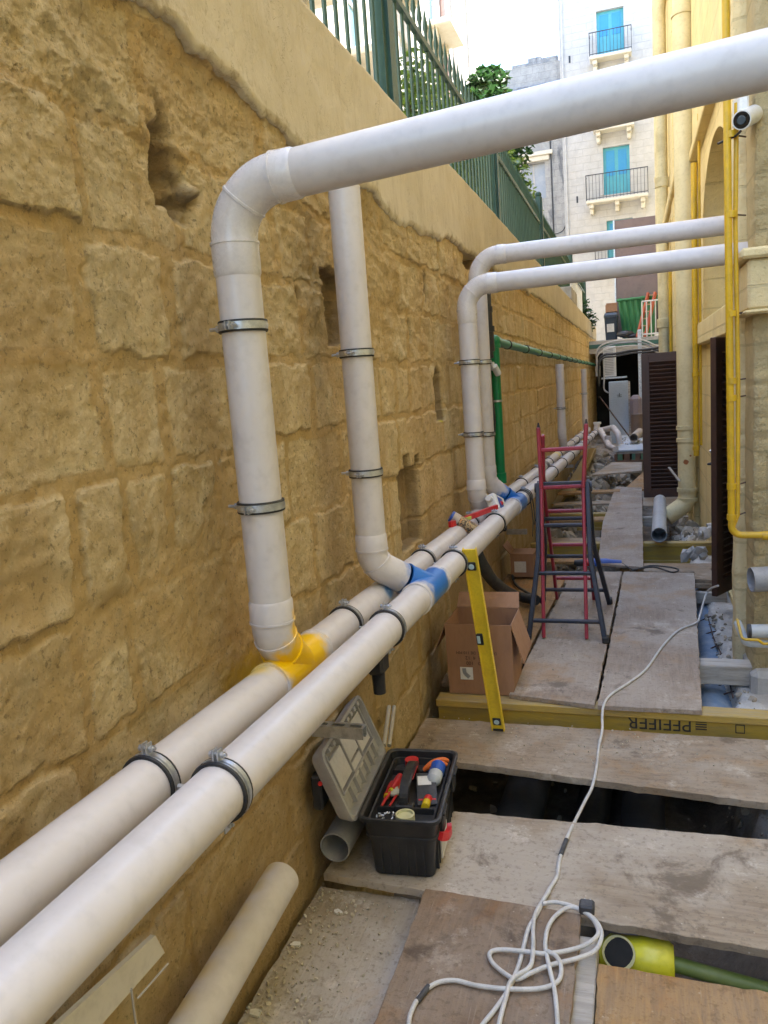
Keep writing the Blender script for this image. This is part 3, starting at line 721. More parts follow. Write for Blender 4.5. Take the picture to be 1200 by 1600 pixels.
downpipe('upright white pipe at the far end of the wall, near the white cap', -.93, 15.8, 1.67, False, .64, on(BK, 16.0) + b3.normalized() * .12, m_pvc, [1.2])
# fittings at the far end
t = thing('pipe_fitting', 'cluster of white plastic bends with a round capped end where the two drains finish', 'pipe fitting', (-.72, 16.9, .2))
k = MB(); k.tube([on(FR, 16.9), on(FR, 16.9) + Vector((.02, .05, .16))], .065, 20); k.build('riser', m_pvc_joint, t)
k = MB(); k.tube([on(FR, 16.9) + Vector((.02, .05, .16)), on(FR, 16.9) + Vector((.02, .05, .20))], .085, 20); k.build('cap', m_white, t)
k = MB(); k.tube(fillet([on(FR, 17.0), at(958, 668, Y=16.6), at(966, 678, Y=16), at(968, 694, Y=16)], .12), .06, 20); k.build('bend', m_pvc_joint, t)
pp = fillet([at(938, 672, Y=16), at(948, 690, Y=15.2), at(952, 698, Y=14.8), at(962, 702, Y=14.5)], .15)
solo('loose_bend', MB().tube(pp, .055, 18), m_pvc_joint, 'curved white plastic bend lying on the rubble beyond the ladder', 'pipe fitting')
solo('pipe_coupling', MB().pipe([at(950, 700, Y=15.2), at(950, 681, Y=15.2)], .065, seg=18, depth=.1), m_pvc_joint, 'short upright white coupling standing between the two bends at the far end', 'pipe fitting')

# loose pipe lying against the wall foot
a = at(442, 1371, Z=.03); b = at(300, 1600, Z=.03)
a = Vector((-1.0, 2.10, .04)); 
a = at(440, 1372, X=-.985); b = at(305, 1600, X=-.965); 
t = thing('loose_pipe', 'loose white pipe with yellow overspray lying along the foot of the wall', 'pipe', (a.x, 1.8, -.05))
d = (b - a).normalized(); mid_ = (a + b) / 2 + Vector((.03, 0, .05))
m_lp = M('white_pvc_overspray', PVC, (.60, .56, .52), scale=3, rough=.35, dust=.3, spots=[(tuple(a + d * q + Vector((-.045, 0, .05))), .038, (.60, .50, .28), 1.2, 20, .35) for q in (.02, .1, .2, .3, .4, .5, .6)])
MB().pipe([a, a + d * 1.6], .052, seg=40, depth=.3).build('pipe_barrel', m_lp, t)
# grey pipe end by the toolbox
a = at(523, 1325, X=-.985); solo('grey_pipe', MB().pipe([a, a + Vector((-.01, .42, .0))], .052, seg=32, depth=.3), m_greypl, 'short dark grey pipe lying behind the toolbox, open end to the camera', 'pipe')
# pale light grey pipe by the far door
a = at(1030, 838, Z=.07); b = at(1030, 786, Z=.07); a = at(1030, 836, Z=.09); b = at(1031, 782, Z=.09)
solo('grey_pipe', MB().pipe([a, b], .068, seg=32, depth=.4), m_greyp, 'pale grey pipe lying lengthwise in front of the far louvred door', 'pipe')
a = at(990, 684, Y=16.2); solo('cardboard_tube', MB().pipe([a, a + Vector((.12, .7, .05))], .085, .012, 20), M('pale_brown_pipe', (.38, .32, .26), rough=.7), 'short brown pipe piece lying on the far pallet beside the blue white cabinet', 'pipe')

# ============================================================ GREEN WATER PIPE
t = thing('green_pipe', 'green water pipe rising beside the white pipes then running along the wall', 'water pipe', (-1.0, 5.95, .8))
g0 = at(781, 752, X=-1.0); g1 = at(775, 534, X=-1.0); g0.y = g1.y = 5.95
MB().tube([g0, g1], .036, 20).build('riser', m_greenp, t)
MB().tube([g1 + Vector((0, 0, -.05)), g1 + Vector((0, 0, -.045)), g1 + Vector((0, 0, .0))], .046, 20).ball(g1, .050, 18).tube([g1, g1 + Vector((0, .08, 0))], .046, 20).build('elbow', m_greenp, t)
ge = Vector((-1.0, 22, 1.80)); MB().tube([g1, (-1.0, 9.0, 1.86), ge], .034, 18).build('run', m_greenp2, t)
MB().tube([g0 + Vector((0, 0, .06)), g0 + Vector((0, 0, -.02))], .044, 18).build('socket', m_greenp, t)
MB().tube([(-1.0, 5.95, 1.43), (-1.0, 5.95, 1.445)], .041, 18).tube([(-1.0, 5.95, 1.437), (-1.06, 5.95, 1.437)], .004, 6).build('clip', m_zinc, t)
for i in range(13):
    y = 6.6 + i * 1.15; zz = np.interp(y, [5.95, 9, 22], [g1.z, 1.86, 1.80])
    MB().tube([(-1.0, y - .02, zz), (-1.0, y + .02, zz)], .040, 18).box((-1.07, y - .015, zz - .01), (-1.03, y + .015, zz + .01)).build('clip', m_rubber, t)
a = at(772, 572, X=-.99); k = MB().tube([a + Vector((-.06, 0, 0)), a + Vector((.0, 0, 0))], .032, 16).tube([a, a + Vector((.02, .05, -.06))], .026, 16)
solo('pipe_stub', k, m_white, 'small white elbow stub on the wall by the top of the green pipe', 'pipe stub')
# black bracket pieces behind the white pair
t = thing('black_conduit', 'black couplings and conduit on the wall between the white and green pipes', 'conduit', (-1.03, 5.5, 1.0))
a = at(757, 458, X=-1.0); a.y = 5.5; zz_ = [at(757, q, X=-1.0) for q in (458, 478, 500, 520)]
y0 = at(760, 480, X=-1.01).y; zt = at(760, 458, X=-1.01).z; k = MB()
for (z0, z1, r) in ((0, -.10, .030), (-.10, -.14, .036), (-.14, -.24, .032), (-.24, -.28, .042), (-.28, -.42, .036), (-.42, -.47, .028)):
    k.tube([(-1.01, y0, zt + z0), (-1.01, y0, zt + z1)], r * 1.25, 16)
k.build('coupling', m_blackpl, t)
MB().tube(smoothpath([(-1.01, y0, zt - .45), (-1.02, y0 + .06, zt - .7), (-1.0, y0 + .02, zt - .95), (-1.04, y0 + .03, 1.0)]), .013, 10).build('cable', m_blackpl, t)
for z in (1.30, 1.18, 1.06): MB().box((-1.07, y0 - .02, z - .03), (-1.02, y0 + .05, z + .03), .006).build('clip', m_blackpl, t)

# trunk / valve hanging under the pipes
a = at(588, 1012, X=-.97); t = thing('drain_gully', 'black plastic box with a short spout hanging on the wall below the two drains', 'plastic box', (a.x, a.y, a.z - .2))
MB().box((a.x - .03, a.y - .045, a.z - .10), (a.x + .035, a.y + .045, a.z + .06), .01).build('box_body', m_blackpl, t)
MB().box((a.x - .02, a.y - .06, a.z - .05), (a.x + .02, a.y - .04, a.z - .02), .003).build('hook', m_blackpl, t)
MB().tube([(a.x, a.y, a.z - .09), (a.x, a.y, a.z - .185)], [.027, .024], 18).build('spout', m_blackpl, t)

# slotted steel channel brackets
def channel(c, L, label, w_=.04):
    c = Vector(c); k = MB(); n = max(3, int(L / .05)); x = c.x
    k.box((c.x, c.y - w_ / 2, c.z - .02), (c.x + L, c.y - w_ / 2 + .003, c.z + .02)); k.box((c.x, c.y + w_ / 2 - .003, c.z - .02), (c.x + L, c.y + w_ / 2, c.z + .02))
    k.box((c.x, c.y - w_ / 2 + .003, c.z + .0165), (c.x + L, c.y - .008, c.z + .0195)); k.box((c.x, c.y + .008, c.z + .0165), (c.x + L, c.y + w_ / 2 - .003, c.z + .0195))
    for i in range(n + 1):
        xx = c.x + L * i / n; k.box((xx - .009 if i else xx, c.y - .008, c.z + .0165), (min(xx + .009, c.x + L), c.y + .008, c.z + .0193))
    for s_ in (-1, 1): k.box((c.x, c.y + s_ * (w_ / 2 - .007) - .005, c.z - .020), (c.x + L, c.y + s_ * (w_ / 2 - .007) + .005, c.z - .017))
    return solo('steel_channel', k, m_zinc, label, 'bracket', 'slotted steel channels sticking out of the wall')
c = at(490, 1138, X=-1.06); channel(c, .185, 'slotted steel channel sticking out of the wall above the open toolbox lid')
c = at(792, 831, X=-1.06); channel(c, .17, 'slotted steel channel sticking out of the wall left of the ladder')
c = at(874, 729, X=-1.06); channel(c, .20, 'small slotted steel channel sticking out of the wall seen between the ladder rails')

# ============================================================ BOARDS OVER THE PIT
def board(name, corners, z, th, mat, label, cat='board', group='wooden boards laid over the pit', jit=.0018, warp=.0):
    P = [Vector((c[0], c[1], 0)) for c in corners]; poly = []; r = random.Random(int(z * 1000) + len(label))
    for i in range(len(P)):
        a, b = P[i], P[(i + 1) % len(P)]; n = max(2, int((b - a).length / .03))
        nn = (b - a).normalized(); nn = Vector((nn.y, -nn.x, 0))
        for k in range(n):
            p = a + (b - a) * k / n
            if k: p = p + nn * (r.gauss(0, jit) - (r.random() < .06) * r.uniform(.002, .006))
            poly.append((p.x, p.y))
    area = sum(poly[i][0] * poly[(i + 1) % len(poly)][1] - poly[(i + 1) % len(poly)][0] * poly[i][1] for i in range(len(poly)))
    if area < 0: poly.reverse()
    n = len(poly); cx = sum(p[0] for p in poly) / n; cy = sum(p[1] for p in poly) / n
    ins = lambda q: [(p[0] + (cx - p[0]) / max(1e-6, math.hypot(cx - p[0], cy - p[1])) * q, p[1] + (cy - p[1]) / max(1e-6, math.hypot(cx - p[0], cy - p[1])) * q) for p in poly]
    top, side = ins(.002), poly
    V = [(p[0], p[1], z - th) for p in side] + [(p[0], p[1], z - .0015) for p in side] + [(p[0], p[1], z) for p in top]
    tri = tessellate_polygon([[Vector((p[0], p[1], 0)) for p in top]])
    F2 = [tuple(i + 2 * n for i in t) for t in tri] + [tuple(reversed(t)) for t in tri]
    for q in (0, n): F2 += [(q + i, q + (i + 1) % n, q + n + (i + 1) % n, q + n + i) for i in range(n)]
    m = MB().add(V, F2)
    return solo(name, m, mat, label, cat, group)
def C(z, *pp): return [tuple(at(x, y, Z=z))[:2] for x, y in pp]
ZA = -.08
cA = C(ZA, (640, 1120), (1200, 1156), (1200, 1258), (700, 1190))
cA = [(-1.045, cA[0][1]), (1.25, cA[1][1] + .0), (1.25, cA[2][1] - .06), (-1.045, cA[3][1] + .03)]
board('plank', cA, ZA, .03, PLY['a'], 'wide dusty plank crossing the pit just in front of the yellow lettered beam')
p4 = C(0, (710, 1267), (1200, 1314), (1200, 1486), (480, 1352))
board('plank', [(-1.03, p4[0][1] - .01), (1.25, p4[1][1] + .03), (1.25, p4[2][1] - .04), (-1.03, p4[3][1] - .03)], 0, .026, PLY['b'], 'wide pale dusty plank under the toolbox and crossed by the white cable')
board('plank', [(-1.045, .7), (-.66, .7), (-.635, 1.98), (-.70, 2.165), (-1.045, 2.16)], -.05, .03, PLY['d'], 'cement covered board beside the wall foot, at the bottom left')
cD = C(.022, (665, 1388), (908, 1428), (893, 1600), (590, 1600))
board('plank', [tuple(cD[0]), tuple(cD[1]), (cD[2][0] - .005, .9), (cD[3][0] + .0, .9)], .022, .02, PLY['c'], 'worn brown board under the coiled white cable, overlapping the wide plank')
cE = C(-.01, (935, 1505), (1200, 1551))
board('plank', [tuple(cE[0]), (1.25, cE[1][1] - .02), (1.25, .9), (cE[0][0] - .0, .9)], -.01, .024, PLY['e'], 'orange brown worn board at the bottom right corner beyond the narrow gap')
cj = cE[0][0]
solo('timber', MB().box((cj - .075, 1.0, -.075), (cj - .004, 2.06, -.012), .004), m_timber_w, 'pale sawn timber running lengthwise between the brown board and the orange brown board', 'timber')
cF1 = C(.03, (800, 1085), (929, 1101), (972, 893), (850, 888))
board('plank', [(-.63, cF1[0][1] + .0), tuple(cF1[1]), tuple(cF1[2]), (-.50, cF1[3][1] - .1)], .03, .022, PLY['f'], 'dusty board under the ladder, left one of the pair laid lengthwise')
cF2 = C(.03, (934, 1102), (1097, 1110), (1085, 895), (975, 893))
board('plank', cF2, .03, .022, PLY['f'], 'dusty board laid lengthwise right of the ladder, crossed by the white cable')
board('plank', [(-1.04, 3.9), (-.66, 3.9), (-.55, 6.3), (-1.04, 6.3)], -.02, .024, PLY['e'], 'yellow brown board between the wall and the ladder, under the cardboard boxes')
cG = C(.045, (934, 880), (1005, 886), (1003, 762), (962, 760), (942, 815))
board('plank', cG, .045, .02, PLY['f'], 'narrow pale board leading away beyond the ladder, left of the grey pipe')
# cross piece behind F with ledge to the right
board('plank', C(.0, (1085, 905), (1112, 906), (1112, 880), (1005, 880), (1005, 893), (1085, 893)), .0, .03, PLY['a'], 'grey plank crossing the pit behind the lengthwise boards')
board('plank', [(-1.0, 6.05), (.62, 6.05), (.62, 6.42), (-1.0, 6.42)], -.03, .03, PLY['a'], 'grey plank crossing the pit under the blue power tool')
solo('timber', MB().box((.22, 5.98, -.16), (.62, 6.03, -.075), .004), m_timber_w, 'grey timber edge below the crossing plank beside the brown door', 'timber')
board('plank', C(.05, (925, 742), (1003, 735), (1003, 722), (958, 722)), .05, .03, PLY['b'], 'pale plank across the rubble in front of the far pallet')
board('plank', C(.03, (975, 764), (1008, 764), (1008, 735)), .03, .03, PLY['e'], 'triangular brown plank at the foot of the far louvred door')
board('plank', C(.0, (1004, 790), (1060, 790), (1060, 773), (1004, 773)), .0, .04, PLY['a'], 'short grey plank under the grey pipe by the far door')
solo('timber', MB().box((.06, 9.05, -.17), (.55, 9.12, -.06), .004), m_timber_w, 'short sawn timber under the grey pipe by the far door', 'timber')
c = at(1120, 1045, Z=-.06); solo('timber', MB().box((.20, c.y - .06, -.13), (.60, c.y + .06, -.02), .005), m_timber_w, 'thick grey timber end resting on the white concrete ledge at the right', 'timber')
solo('timber', MB().obox(at(868, 790, Z=-.1), at(905, 742, Z=-.05), .10, .05), m_timber_y, 'yellow plank leaning along the wall foot beyond the ladder', 'timber')
a = at(905, 745, X=-.75); solo('timber', MB().obox((-.86, 10.5, .0), (-.80, 15.5, .12), .16, .05), m_timber_y, 'long yellow plank under the drain pipes at the far end', 'timber')
for i, (y, z, dx) in enumerate(((7.05, -.10, 0), (8.0, -.12, .1), (8.9, -.06, 0), (9.8, -.02, .05), (10.3, .05, 0))):
    board('plank', [(-1.0, y), (-.2 + dx, y + .05), (-.2 + dx, y + .26), (-1.0, y + .22)], z, .025, PLY['a'] if i % 2 else PLY['e'],
          ['dusty plank across the rubble behind the ladder, first beyond the small cardboard box', 'plank across the rubble behind the ladder, second beyond the small cardboard box', 'plank across the rubble behind the ladder, third beyond the small cardboard box', 'plank across the rubble behind the ladder, fourth beyond the small cardboard box', 'plank across the rubble behind the ladder, fifth and farthest'][i])

# yellow formwork beams
def beam(x0, x1, y0, y1, ztop, label, tz=None, txt=None, skew=0):
    t = thing('formwork_beam', label, 'beam', ((x0 + x1) / 2, (y0 + y1) / 2, ztop - .2))
    MB().box((x0, y0, ztop - .038), (x1, y1, ztop), .004).build('flange', m_timber_y, t)
    MB().box((x0 + .01, y0 + .012, ztop - .165), (x1 - .01, y1 - .012, ztop - .0385)).build('web', m_timber_y2, t)
    MB().box((x0, y0, ztop - .205), (x1, y1, ztop - .1655), .004).build('flange', m_timber_y, t)
    return t
m_timber_y2 = M('yellow_beam_web', (.42, .28, .035), (.30, .21, .06), scale=3, rough=.6, bump=.001, bscale=40, stretch=(1, 6, 6))
yb = at(900, 1113, Z=-.02).y
bm_ = beam(-1.0, 1.3, yb, yb + .10, .005, 'yellow formwork beam with upside down black lettering, crossing the pit')
def beamtext(s, px, size):
    p = at(px, 1132, Y=yb + .0115); m = frame((p.x, yb + .010, -.055), (-1, 0, 0), (0, 0, -1))
    text_mesh(s, size, m, m_blackink, 'lettering', bm_)
beamtext('PFEIFER', 1030, .088); 
p = at(1096, 1142, Y=yb); k = MB()
for i in range(4): k.box((p.x - .024, yb + .0095, -.075 + i * .012), (p.x + .024, yb + .0112, -.069 + i * .012))
k.build('mark', m_blackink, bm_)
p = at(1157, 1147, Y=yb); k = MB(); s_ = .0035
k.box((p.x - .02, yb + .0095, -.08), (p.x + .02, yb + .0112, -.08 + s_)); k.box((p.x - .02, yb + .0095, -.042), (p.x + .02, yb + .0112, -.042 + s_))
k.box((p.x - .02, yb + .0095, -.0765), (p.x - .02 + s_, yb + .0112, -.042)); k.box((p.x + .02 - s_, yb + .0095, -.0765), (p.x + .02, yb + .0112, -.042)); k.build('mark', m_blackink, bm_)
bm2 = beam(-1.0, .72, 7.48, 7.58, -.02, 'second yellow formwork beam crossing the pit beyond the ladder')
beam(-1.0, -.1, 9.35, 9.45, -.06, 'far yellow formwork beam among the rubble by the wall')

# pipes down in the pit
t = thing('buried_pipe', 'large dusty blue pipe lying in the pit along the white concrete ledge', 'pipe', (.42, 4.5, -.5))
a, b = at(1118, 1180, Z=-.30), at(1102, 930, Z=-.30)
dd = (b - a).normalized(); MB().tube([a - dd * .05, b + dd * 1.0], .115, 32).build('pipe_barrel', m_bluep, t)
m_dkgrey = M('dirty_dark_grey_pipe', (.07, .07, .075), (.10, .09, .085), scale=6, rough=.7)
for x0, r, mt, lb in ((-.62, .11, m_dkgrey, 'dark grey pipe deep in the pit under the planks, nearest the wall'), (-.28, .08, m_blackpl, 'black pipe deep in the pit under the planks'), (-.05, .10, m_dkgrey, 'dark grey pipe deep in the pit under the planks, right of the black one')):
    solo('buried_pipe', MB().tube([(x0, 1.0, -.5), (x0 + .1, 6.2, -.52)], r, 24), mt, lb, 'pipe')
# green yellow shut off valve / duct piece in the near gap
c = at(985, 1478, Z=-.07); m_lime = M('lime_yellow_plastic', (.72, .66, .02), (.62, .56, .02), scale=8, rough=.35, dust=.15)
t = thing('duct_fitting', 'bright lime yellow plastic pipe fitting with a round dark mouth in the narrow gap', 'pipe fitting', (c.x, c.y + .02, -.2))
k = MB(); y = c.y + .012; k.tube([(c.x - .10, y - .01, -.125), (c.x - .085, y - .01, -.12), (c.x - .05, y, -.115), (c.x + .02, y, -.115), (c.x + .03, y, -.115), (c.x + .10, y + .0, -.118), (c.x + .12, y, -.118)], [.012, .035, .055, .058, .064, .064, .05], 28)
k.build('fitting_body', m_lime, t)
k = MB(); m_in = m_blackpl; up = Vector((-.08, -.80, .75)).normalized(); q = Vector((c.x - .028, y, -.115)) + up * .060
k.tube([q - up * .02, q + up * .004, q + up * .004, q - up * .002], [.047, .047, .041, .041], 24, caps=False); k.build('mouth_rim', M('dusty_rim', (.45, .42, .2), rough=.6), t)
k = MB(); k.tube([q - up * .012, q + up * .0015], [.041, .041], 24); k.build('mouth_shade_disc', M('bore_shade_black', (.012, .012, .012), rough=.9), t)  # flat black disc stands in for the shade inside the mouth
MB().tube([(c.x + .12, y, -.118), (c.x + .8, y - .04, -.19)], .022, 18).build('conduit', M('lime_green_conduit', (.14, .19, .04), (.2, .24, .07), scale=8, rough=.5), t)

# ============================================================ TOOLBOX
tb = thing('toolbox', 'open black plastic toolbox full of tools, its grey lid leaning on the wall', 'toolbox', (-.775, 2.41, 0), rotz=R_(5))
def rrect(hx, hy, r, n=5, cx=0, cy=0):
    o_ = []
    for (sx, sy, a0) in ((1, -1, -90), (1, 1, 0), (-1, 1, 90), (-1, -1, 180)):
        for k in range(n + 1):
            a = R_(a0 + 90 * k / n); o_.append((cx + sx * (hx - r) + r * math.cos(a), cy + sy * (hy - r) + r * math.sin(a)))
    return o_
def loft(mb, rings, cap0=True, cap1=True, smooth=False):
    n = len(rings[0]); V = [p for r in rings for p in r]; Fs = []
    for i in range(len(rings) - 1):
        for k in range(n): a = i * n + k; b = i * n + (k + 1) % n; Fs.append((a, b, b + n, a + n))
    if cap0: Fs.append(tuple(reversed(range(n))))
    if cap1: Fs.append(tuple(range((len(rings) - 1) * n, len(rings) * n)))
    return mb.add(V, Fs, smooth)
def R3(hx, hy, r, z, cx=0, cy=0): return [(x, y, z) for x, y in rrect(hx, hy, r, 5, cx, cy)]
k = MB()
loft(k, [R3(.098, .205, .025, 0), R3(.102, .210, .025, .004), R3(.112, .222, .027, .135), R3(.120, .230, .03, .14), R3(.121, .231, .03, .150), R3(.117, .227, .03, .152), R3(.124, .236, .03, .205), R3(.136, .248, .034, .209), R3(.137, .249, .034, .222),
         R3(.130, .242, .03, .224), R3(.122, .234, .028, .219), R3(.116, .228, .028, .165)], True, True)
for yy in np.linspace(-.17, .17, 12): k.box((.100, yy - .004, .012), (.114, yy + .004, .12))
for xx in np.linspace(-.07, .07, 6): k.box((xx - .004, -.221, .012), (xx + .004, -.208, .12))
k.build('box_body', m_blackpl, tb, local=True)
k = MB(); loft(k, [R3(.112, .226, .025, .196), R3(.110, .224, .025, .200), R3(.104, .218, .022, .199), R3(.098, .212, .02, .175)], False, True)
k.box((-.098, -.125, .175), (.098, -.120, .196)); k.box((-.098, .13, .175), (.098, .134, .194))
k.build('inner_tray', m_blackpl, tb, local=True)
# handle of the tray
k = MB(); pts = smoothpath([(-.005, -.115, .18), (-.005, -.105, .235), (-.004, -.06, .262), (-.002, .02, .268), (-.002, .07, .25), (-.002, .09, .185)], 5)
for a, b in zip(pts[:-1], pts[1:]): k.obox(a, b + (b - a).normalized() * .003, .030, .022)
k.box((-.035, -.13, .176), (.028, -.095, .205), .004)
k.build('tray_handle', m_blackpl, tb, local=True)
MB().box((.0131, -.04, .252), (.0145, .055, .256)).build('handle_stripe', m_red, tb, local=True)
k = MB(); k.box((.113, -.13, .02), (.1205, -.02, .10), .002); kk = k.build('label_plate', m_paper, tb, local=True)
for yy in (-.13, .13):
    k = MB(); k.box((.118, yy - .028, .13), (.134, yy + .028, .212), .005); k.box((.125, yy - .033, .195), (.142, yy + .033, .205), .002); la = k.build('latch', m_blackpl, tb, local=True)
k = MB(); pts = smoothpath([(.128, -.19, .14), (.142, -.16, .125), (.146, -.12, .12), (.142, -.10, .125)], 4)
for a, b in zip(pts[:-1], pts[1:]): k.obox(a, b, .016, .026)
k.build('latch_lever', m_red, tb, local=True)
# lid: pan leaning against the wall, hinged on the wall side
lidm = frame((-.150, 0, .20), (0, 1, 0), Vector((-.36, 0, .93)))   # x along the box, y up the lid, z towards the camera side
def Lp(x, y, z): return lidm @ Vector((x, y, z))
def LR(hx, hy, r, z, cy=.13): return [Lp(x, y, z) for x, y in rrect(hx, hy, r, 5, 0, cy)]
inn = 1 if (lidm @ Vector((0, 0, 1)) - lidm @ Vector((0, 0, 0))).x > 0 else -1
k = MB(); loft(k, [LR(.20, .095, .02, -inn * .06), LR(.232, .118, .03, -inn * .045), LR(.25, .132, .035, -inn * .006), LR(.25, .132, .035, inn * .006), LR(.238, .120, .03, inn * .007), LR(.232, .114, .028, -inn * .02), LR(.225, .108, .025, -inn * .024)], True, True)
lid = k.build('lid', m_greylid, tb, local=True)
k = MB()
def lb(x0, x1, y0, y1, z0, z1, b=.0015): k.box((x0, y0, min(inn * z0, inn * z1)), (x1, y1, max(inn * z0, inn * z1)), b, lidm)
lb(-.20, -.07, .10, .205, -.024, -.006); lb(-.055, .055, .13, .225, -.024, -.004); lb(.07, .19, .10, .215, -.024, -.006); lb(-.055, .055, .07, .118, -.024, -.007)
k.build('compartment_panel', m_lidpanel, lid, local=True)
k = MB()
for i in range(7): x = -.20 + i * .064; lb(x, x + .052, .032, .082, -.024, -.012)
for i in range(6): x = -.146 + i * .064; lb(x - .003, x + .003, .026, .085, -.024, .002, 0)
lb(-.21, .21, .086, .092, -.024, .001, 0)
for x in (-.205, -.062, .062, .2): lb(x - .003, x + .003, .092, .232, -.024, -.001, 0)
for i in range(9): x = -.19 + i * .046; lb(x, x + .02, .232, .248, -.01, .010, .001)
k.build('lid_rib', m_greylid, lid, local=True)
k = MB(); k.box((-.24, .20, -.10), (-.17, .235, -.055) if inn > 0 else (-.17, .235, .1), .004, lidm); 
k = MB(); p = Lp(-.20, .16, -inn * .05); k.box((-.035, -.03, -.10), (.0, .05, .02), .006, Matrix.Translation(p)); k.build('lid_latch', m_blackpl, lid, local=True)
k = MB(); k.tube([p + Vector((.0, -.031, .0)), p + Vector((.0, -.036, .0))], .008, 14); k.build('latch_pin', m_red, lid, local=True)
# the tools lying in the tray are things of their own
TM = Matrix.Translation((-.775, 2.41, 0)) @ Matrix.Rotation(R_(5), 4, 'Z')
def T(x, y, z): return TM @ Vector((x, y, z))
tg = 'tools and tins lying in the toolbox tray'
solo('tape_roll', MB().tube([T(-.035, .185, .178), T(-.035, .185, .212)], .026, 20), m_red, 'round red tape roll at the far end of the toolbox tray', 'tape roll', tg)
k = MB()
for s_ in (-1, 1):
    pp = smoothpath([T(.02, .13 + s_ * .005, .20), T(.05, .15 + s_ * .012, .215), T(.085, .165 + s_ * .014, .218), T(.105, .17 + s_ * .016, .210)], 4)
    k.tube(pp, [.006 + .004 * math.sin(math.pi * i / (len(pp) - 1)) for i in range(len(pp))], 10)
solo('pliers', k, m_orange, 'orange handled pliers lying across the far end of the toolbox tray', 'pliers', tg)
t = thing('gas_canister', 'small blue topped bottle lying in the right side of the toolbox tray', 'bottle', T(.07, .06, .19), tg)
MB().tube([T(.078, .12, .222), T(.076, .07, .218)], .027, 20).build('blue_cap', m_blue, t)
k = MB(); k.tube([T(.076, .07, .218), T(.074, .035, .213), T(.073, .02, .21), T(.073, .016, .21)], [.026, .026, .016, .002], 20); k.build('bottle_body', m_greyp, t)
t = thing('blister_pack', 'flat black and red card pack leaning under the blue bottle in the toolbox', 'packet', T(.05, -.02, .19), tg)
cm = frame(T(.055, -.01, .205), T(1, .2, .0) - T(0, 0, 0), T(-.1, 1, .35) - T(0, 0, 0))
MB().box((-.035, -.07, -.002), (.035, .07, .002), .0008, cm).build('card', m_blackpl, t)
MB().box((-.030, .015, .0021), (.018, .055, .003), 0, cm).build('print_panel', m_paper, t)
MB().box((-.030, -.052, .0021), (.03, -.046, .003), 0, cm).build('stripe', m_red, t)
def driver(a, b, mat, label, col2):
    t = thing('screwdriver', label, 'screwdriver', T(*a), tg); A = Vector(T(*a)); B = Vector(T(*b)); d = (B - A)
    MB().tube([A, A + d * .04, A + d * .2, A + d * .42, A + d * .5], [.006, .012, .014, .010, .013], 12).build('handle', mat, t)
    MB().tube([A + d * .5, A + d * .56], .010, 12).build('collar', col2, t)
    MB().tube([A + d * .56, B], .004, 10).build('shaft', m_red, t)
driver((-.05, .06, .215), (-.085, -.11, .19), m_red, 'red handled screwdriver along the left side of the toolbox tray', m_yel)
driver((-.03, .07, .20), (-.06, -.10, .185), m_orange, 'orange and yellow screwdriver beside the red one in the toolbox tray', m_yel)
driver((-.075, .04, .195), (-.09, -.12, .183), m_red, 'shorter red screwdriver lying lowest in the left of the toolbox tray', m_yel)
k = MB(); k.tube([T(.065, -.105, .19), T(.065, -.07, .19)], .014, 16); solo('test_plug', k, m_yel, 'short yellow and red plug lying at the near right of the toolbox tray', 'plug', tg)
k = MB(); k.tube([T(.065, -.07, .19), T(.066, -.045, .19)], .0145, 16); solo('test_plug', k, m_red, 'red plug end behind the yellow one in the toolbox tray', 'plug', tg)
k = MB(); k.pipe([T(.01, -.175, .176), T(.01, -.175, .205)], .032, .006, 24, depth=.02); solo('tape_roll', k, M('pale_yellow_tape', (.62, .6, .36), rough=.5), 'pale yellow tape roll in the nearest compartment of the toolbox', 'tape roll', tg)
k = MB(); k.ball(T(-.06, -.02, .195), .022, 14, (1, 1.3, .6)); solo('putty_tub', k, M('cream_tub', (.6, .55, .4), rough=.5), 'small cream tub under the screwdrivers in the toolbox', 'tub', tg)
k = MB()
for i in range(26):
    q = T(rr.uniform(-.09, -.03), rr.uniform(-.20, -.14), .18 + rr.random() * .008); k.tube([q, q + Vector((rr.uniform(-.012, .012), rr.uniform(-.012, .012), .003))], .0025, 6)
o = solo('screws', k, m_zinc, 'loose bright screws', 'screws'); del o['label']; del o['category']; o['kind'] = 'stuff'
o['kind'] = 'stuff'

# ============================================================ CARDBOARD BOXES
def cbox(x0, x1, y0, y1, z0, z1, label, flaps=True, lean=0.0):
    t = thing('cardboard_box', label, 'cardboard box', ((x0 + x1) / 2, (y0 + y1) / 2, z0)); k = MB(); h = .004; ov = .015
    P = lambda x, y, z: (x + (x - (x0 + x1) / 2) * ov * (z - z0) / .4, y + (z - z0) * lean, z)
    def slab(a, b, c, d, th):     # quad with thickness
        a, b, c, d = map(Vector, (a, b, c, d)); n = (b - a).cross(d - a).normalized() * th
        V = [a, b, c, d, a + n, b + n, c + n, d + n]; k.add(V, [(0, 3, 2, 1), (4, 5, 6, 7), (0, 1, 5, 4), (1, 2, 6, 5), (2, 3, 7, 6), (3, 0, 4, 7)])
    slab(P(x0, y0, z0), P(x1, y0, z0), P(x1, y0, z1), P(x0, y0, z1), -h); slab(P(x0, y1, z0), P(x1, y1, z0), P(x1, y1, z1), P(x0, y1, z1), h)
    slab(P(x0, y0 + h, z0), P(x0, y1 - h, z0), P(x0, y1 - h, z1), P(x0, y0 + h, z1), h); slab(P(x1, y0 + h, z0), P(x1, y1 - h, z0), P(x1, y1 - h, z1), P(x1, y0 + h, z1), -h)
    k.box((x0 + h, y0 + h, z0), (x1 - h, y1 - h, z0 + h)); k.build('box_body', m_card, t); return t, slab, P
x0, x1 = -.945, -.61; y0 = 3.70; y1 = 4.0
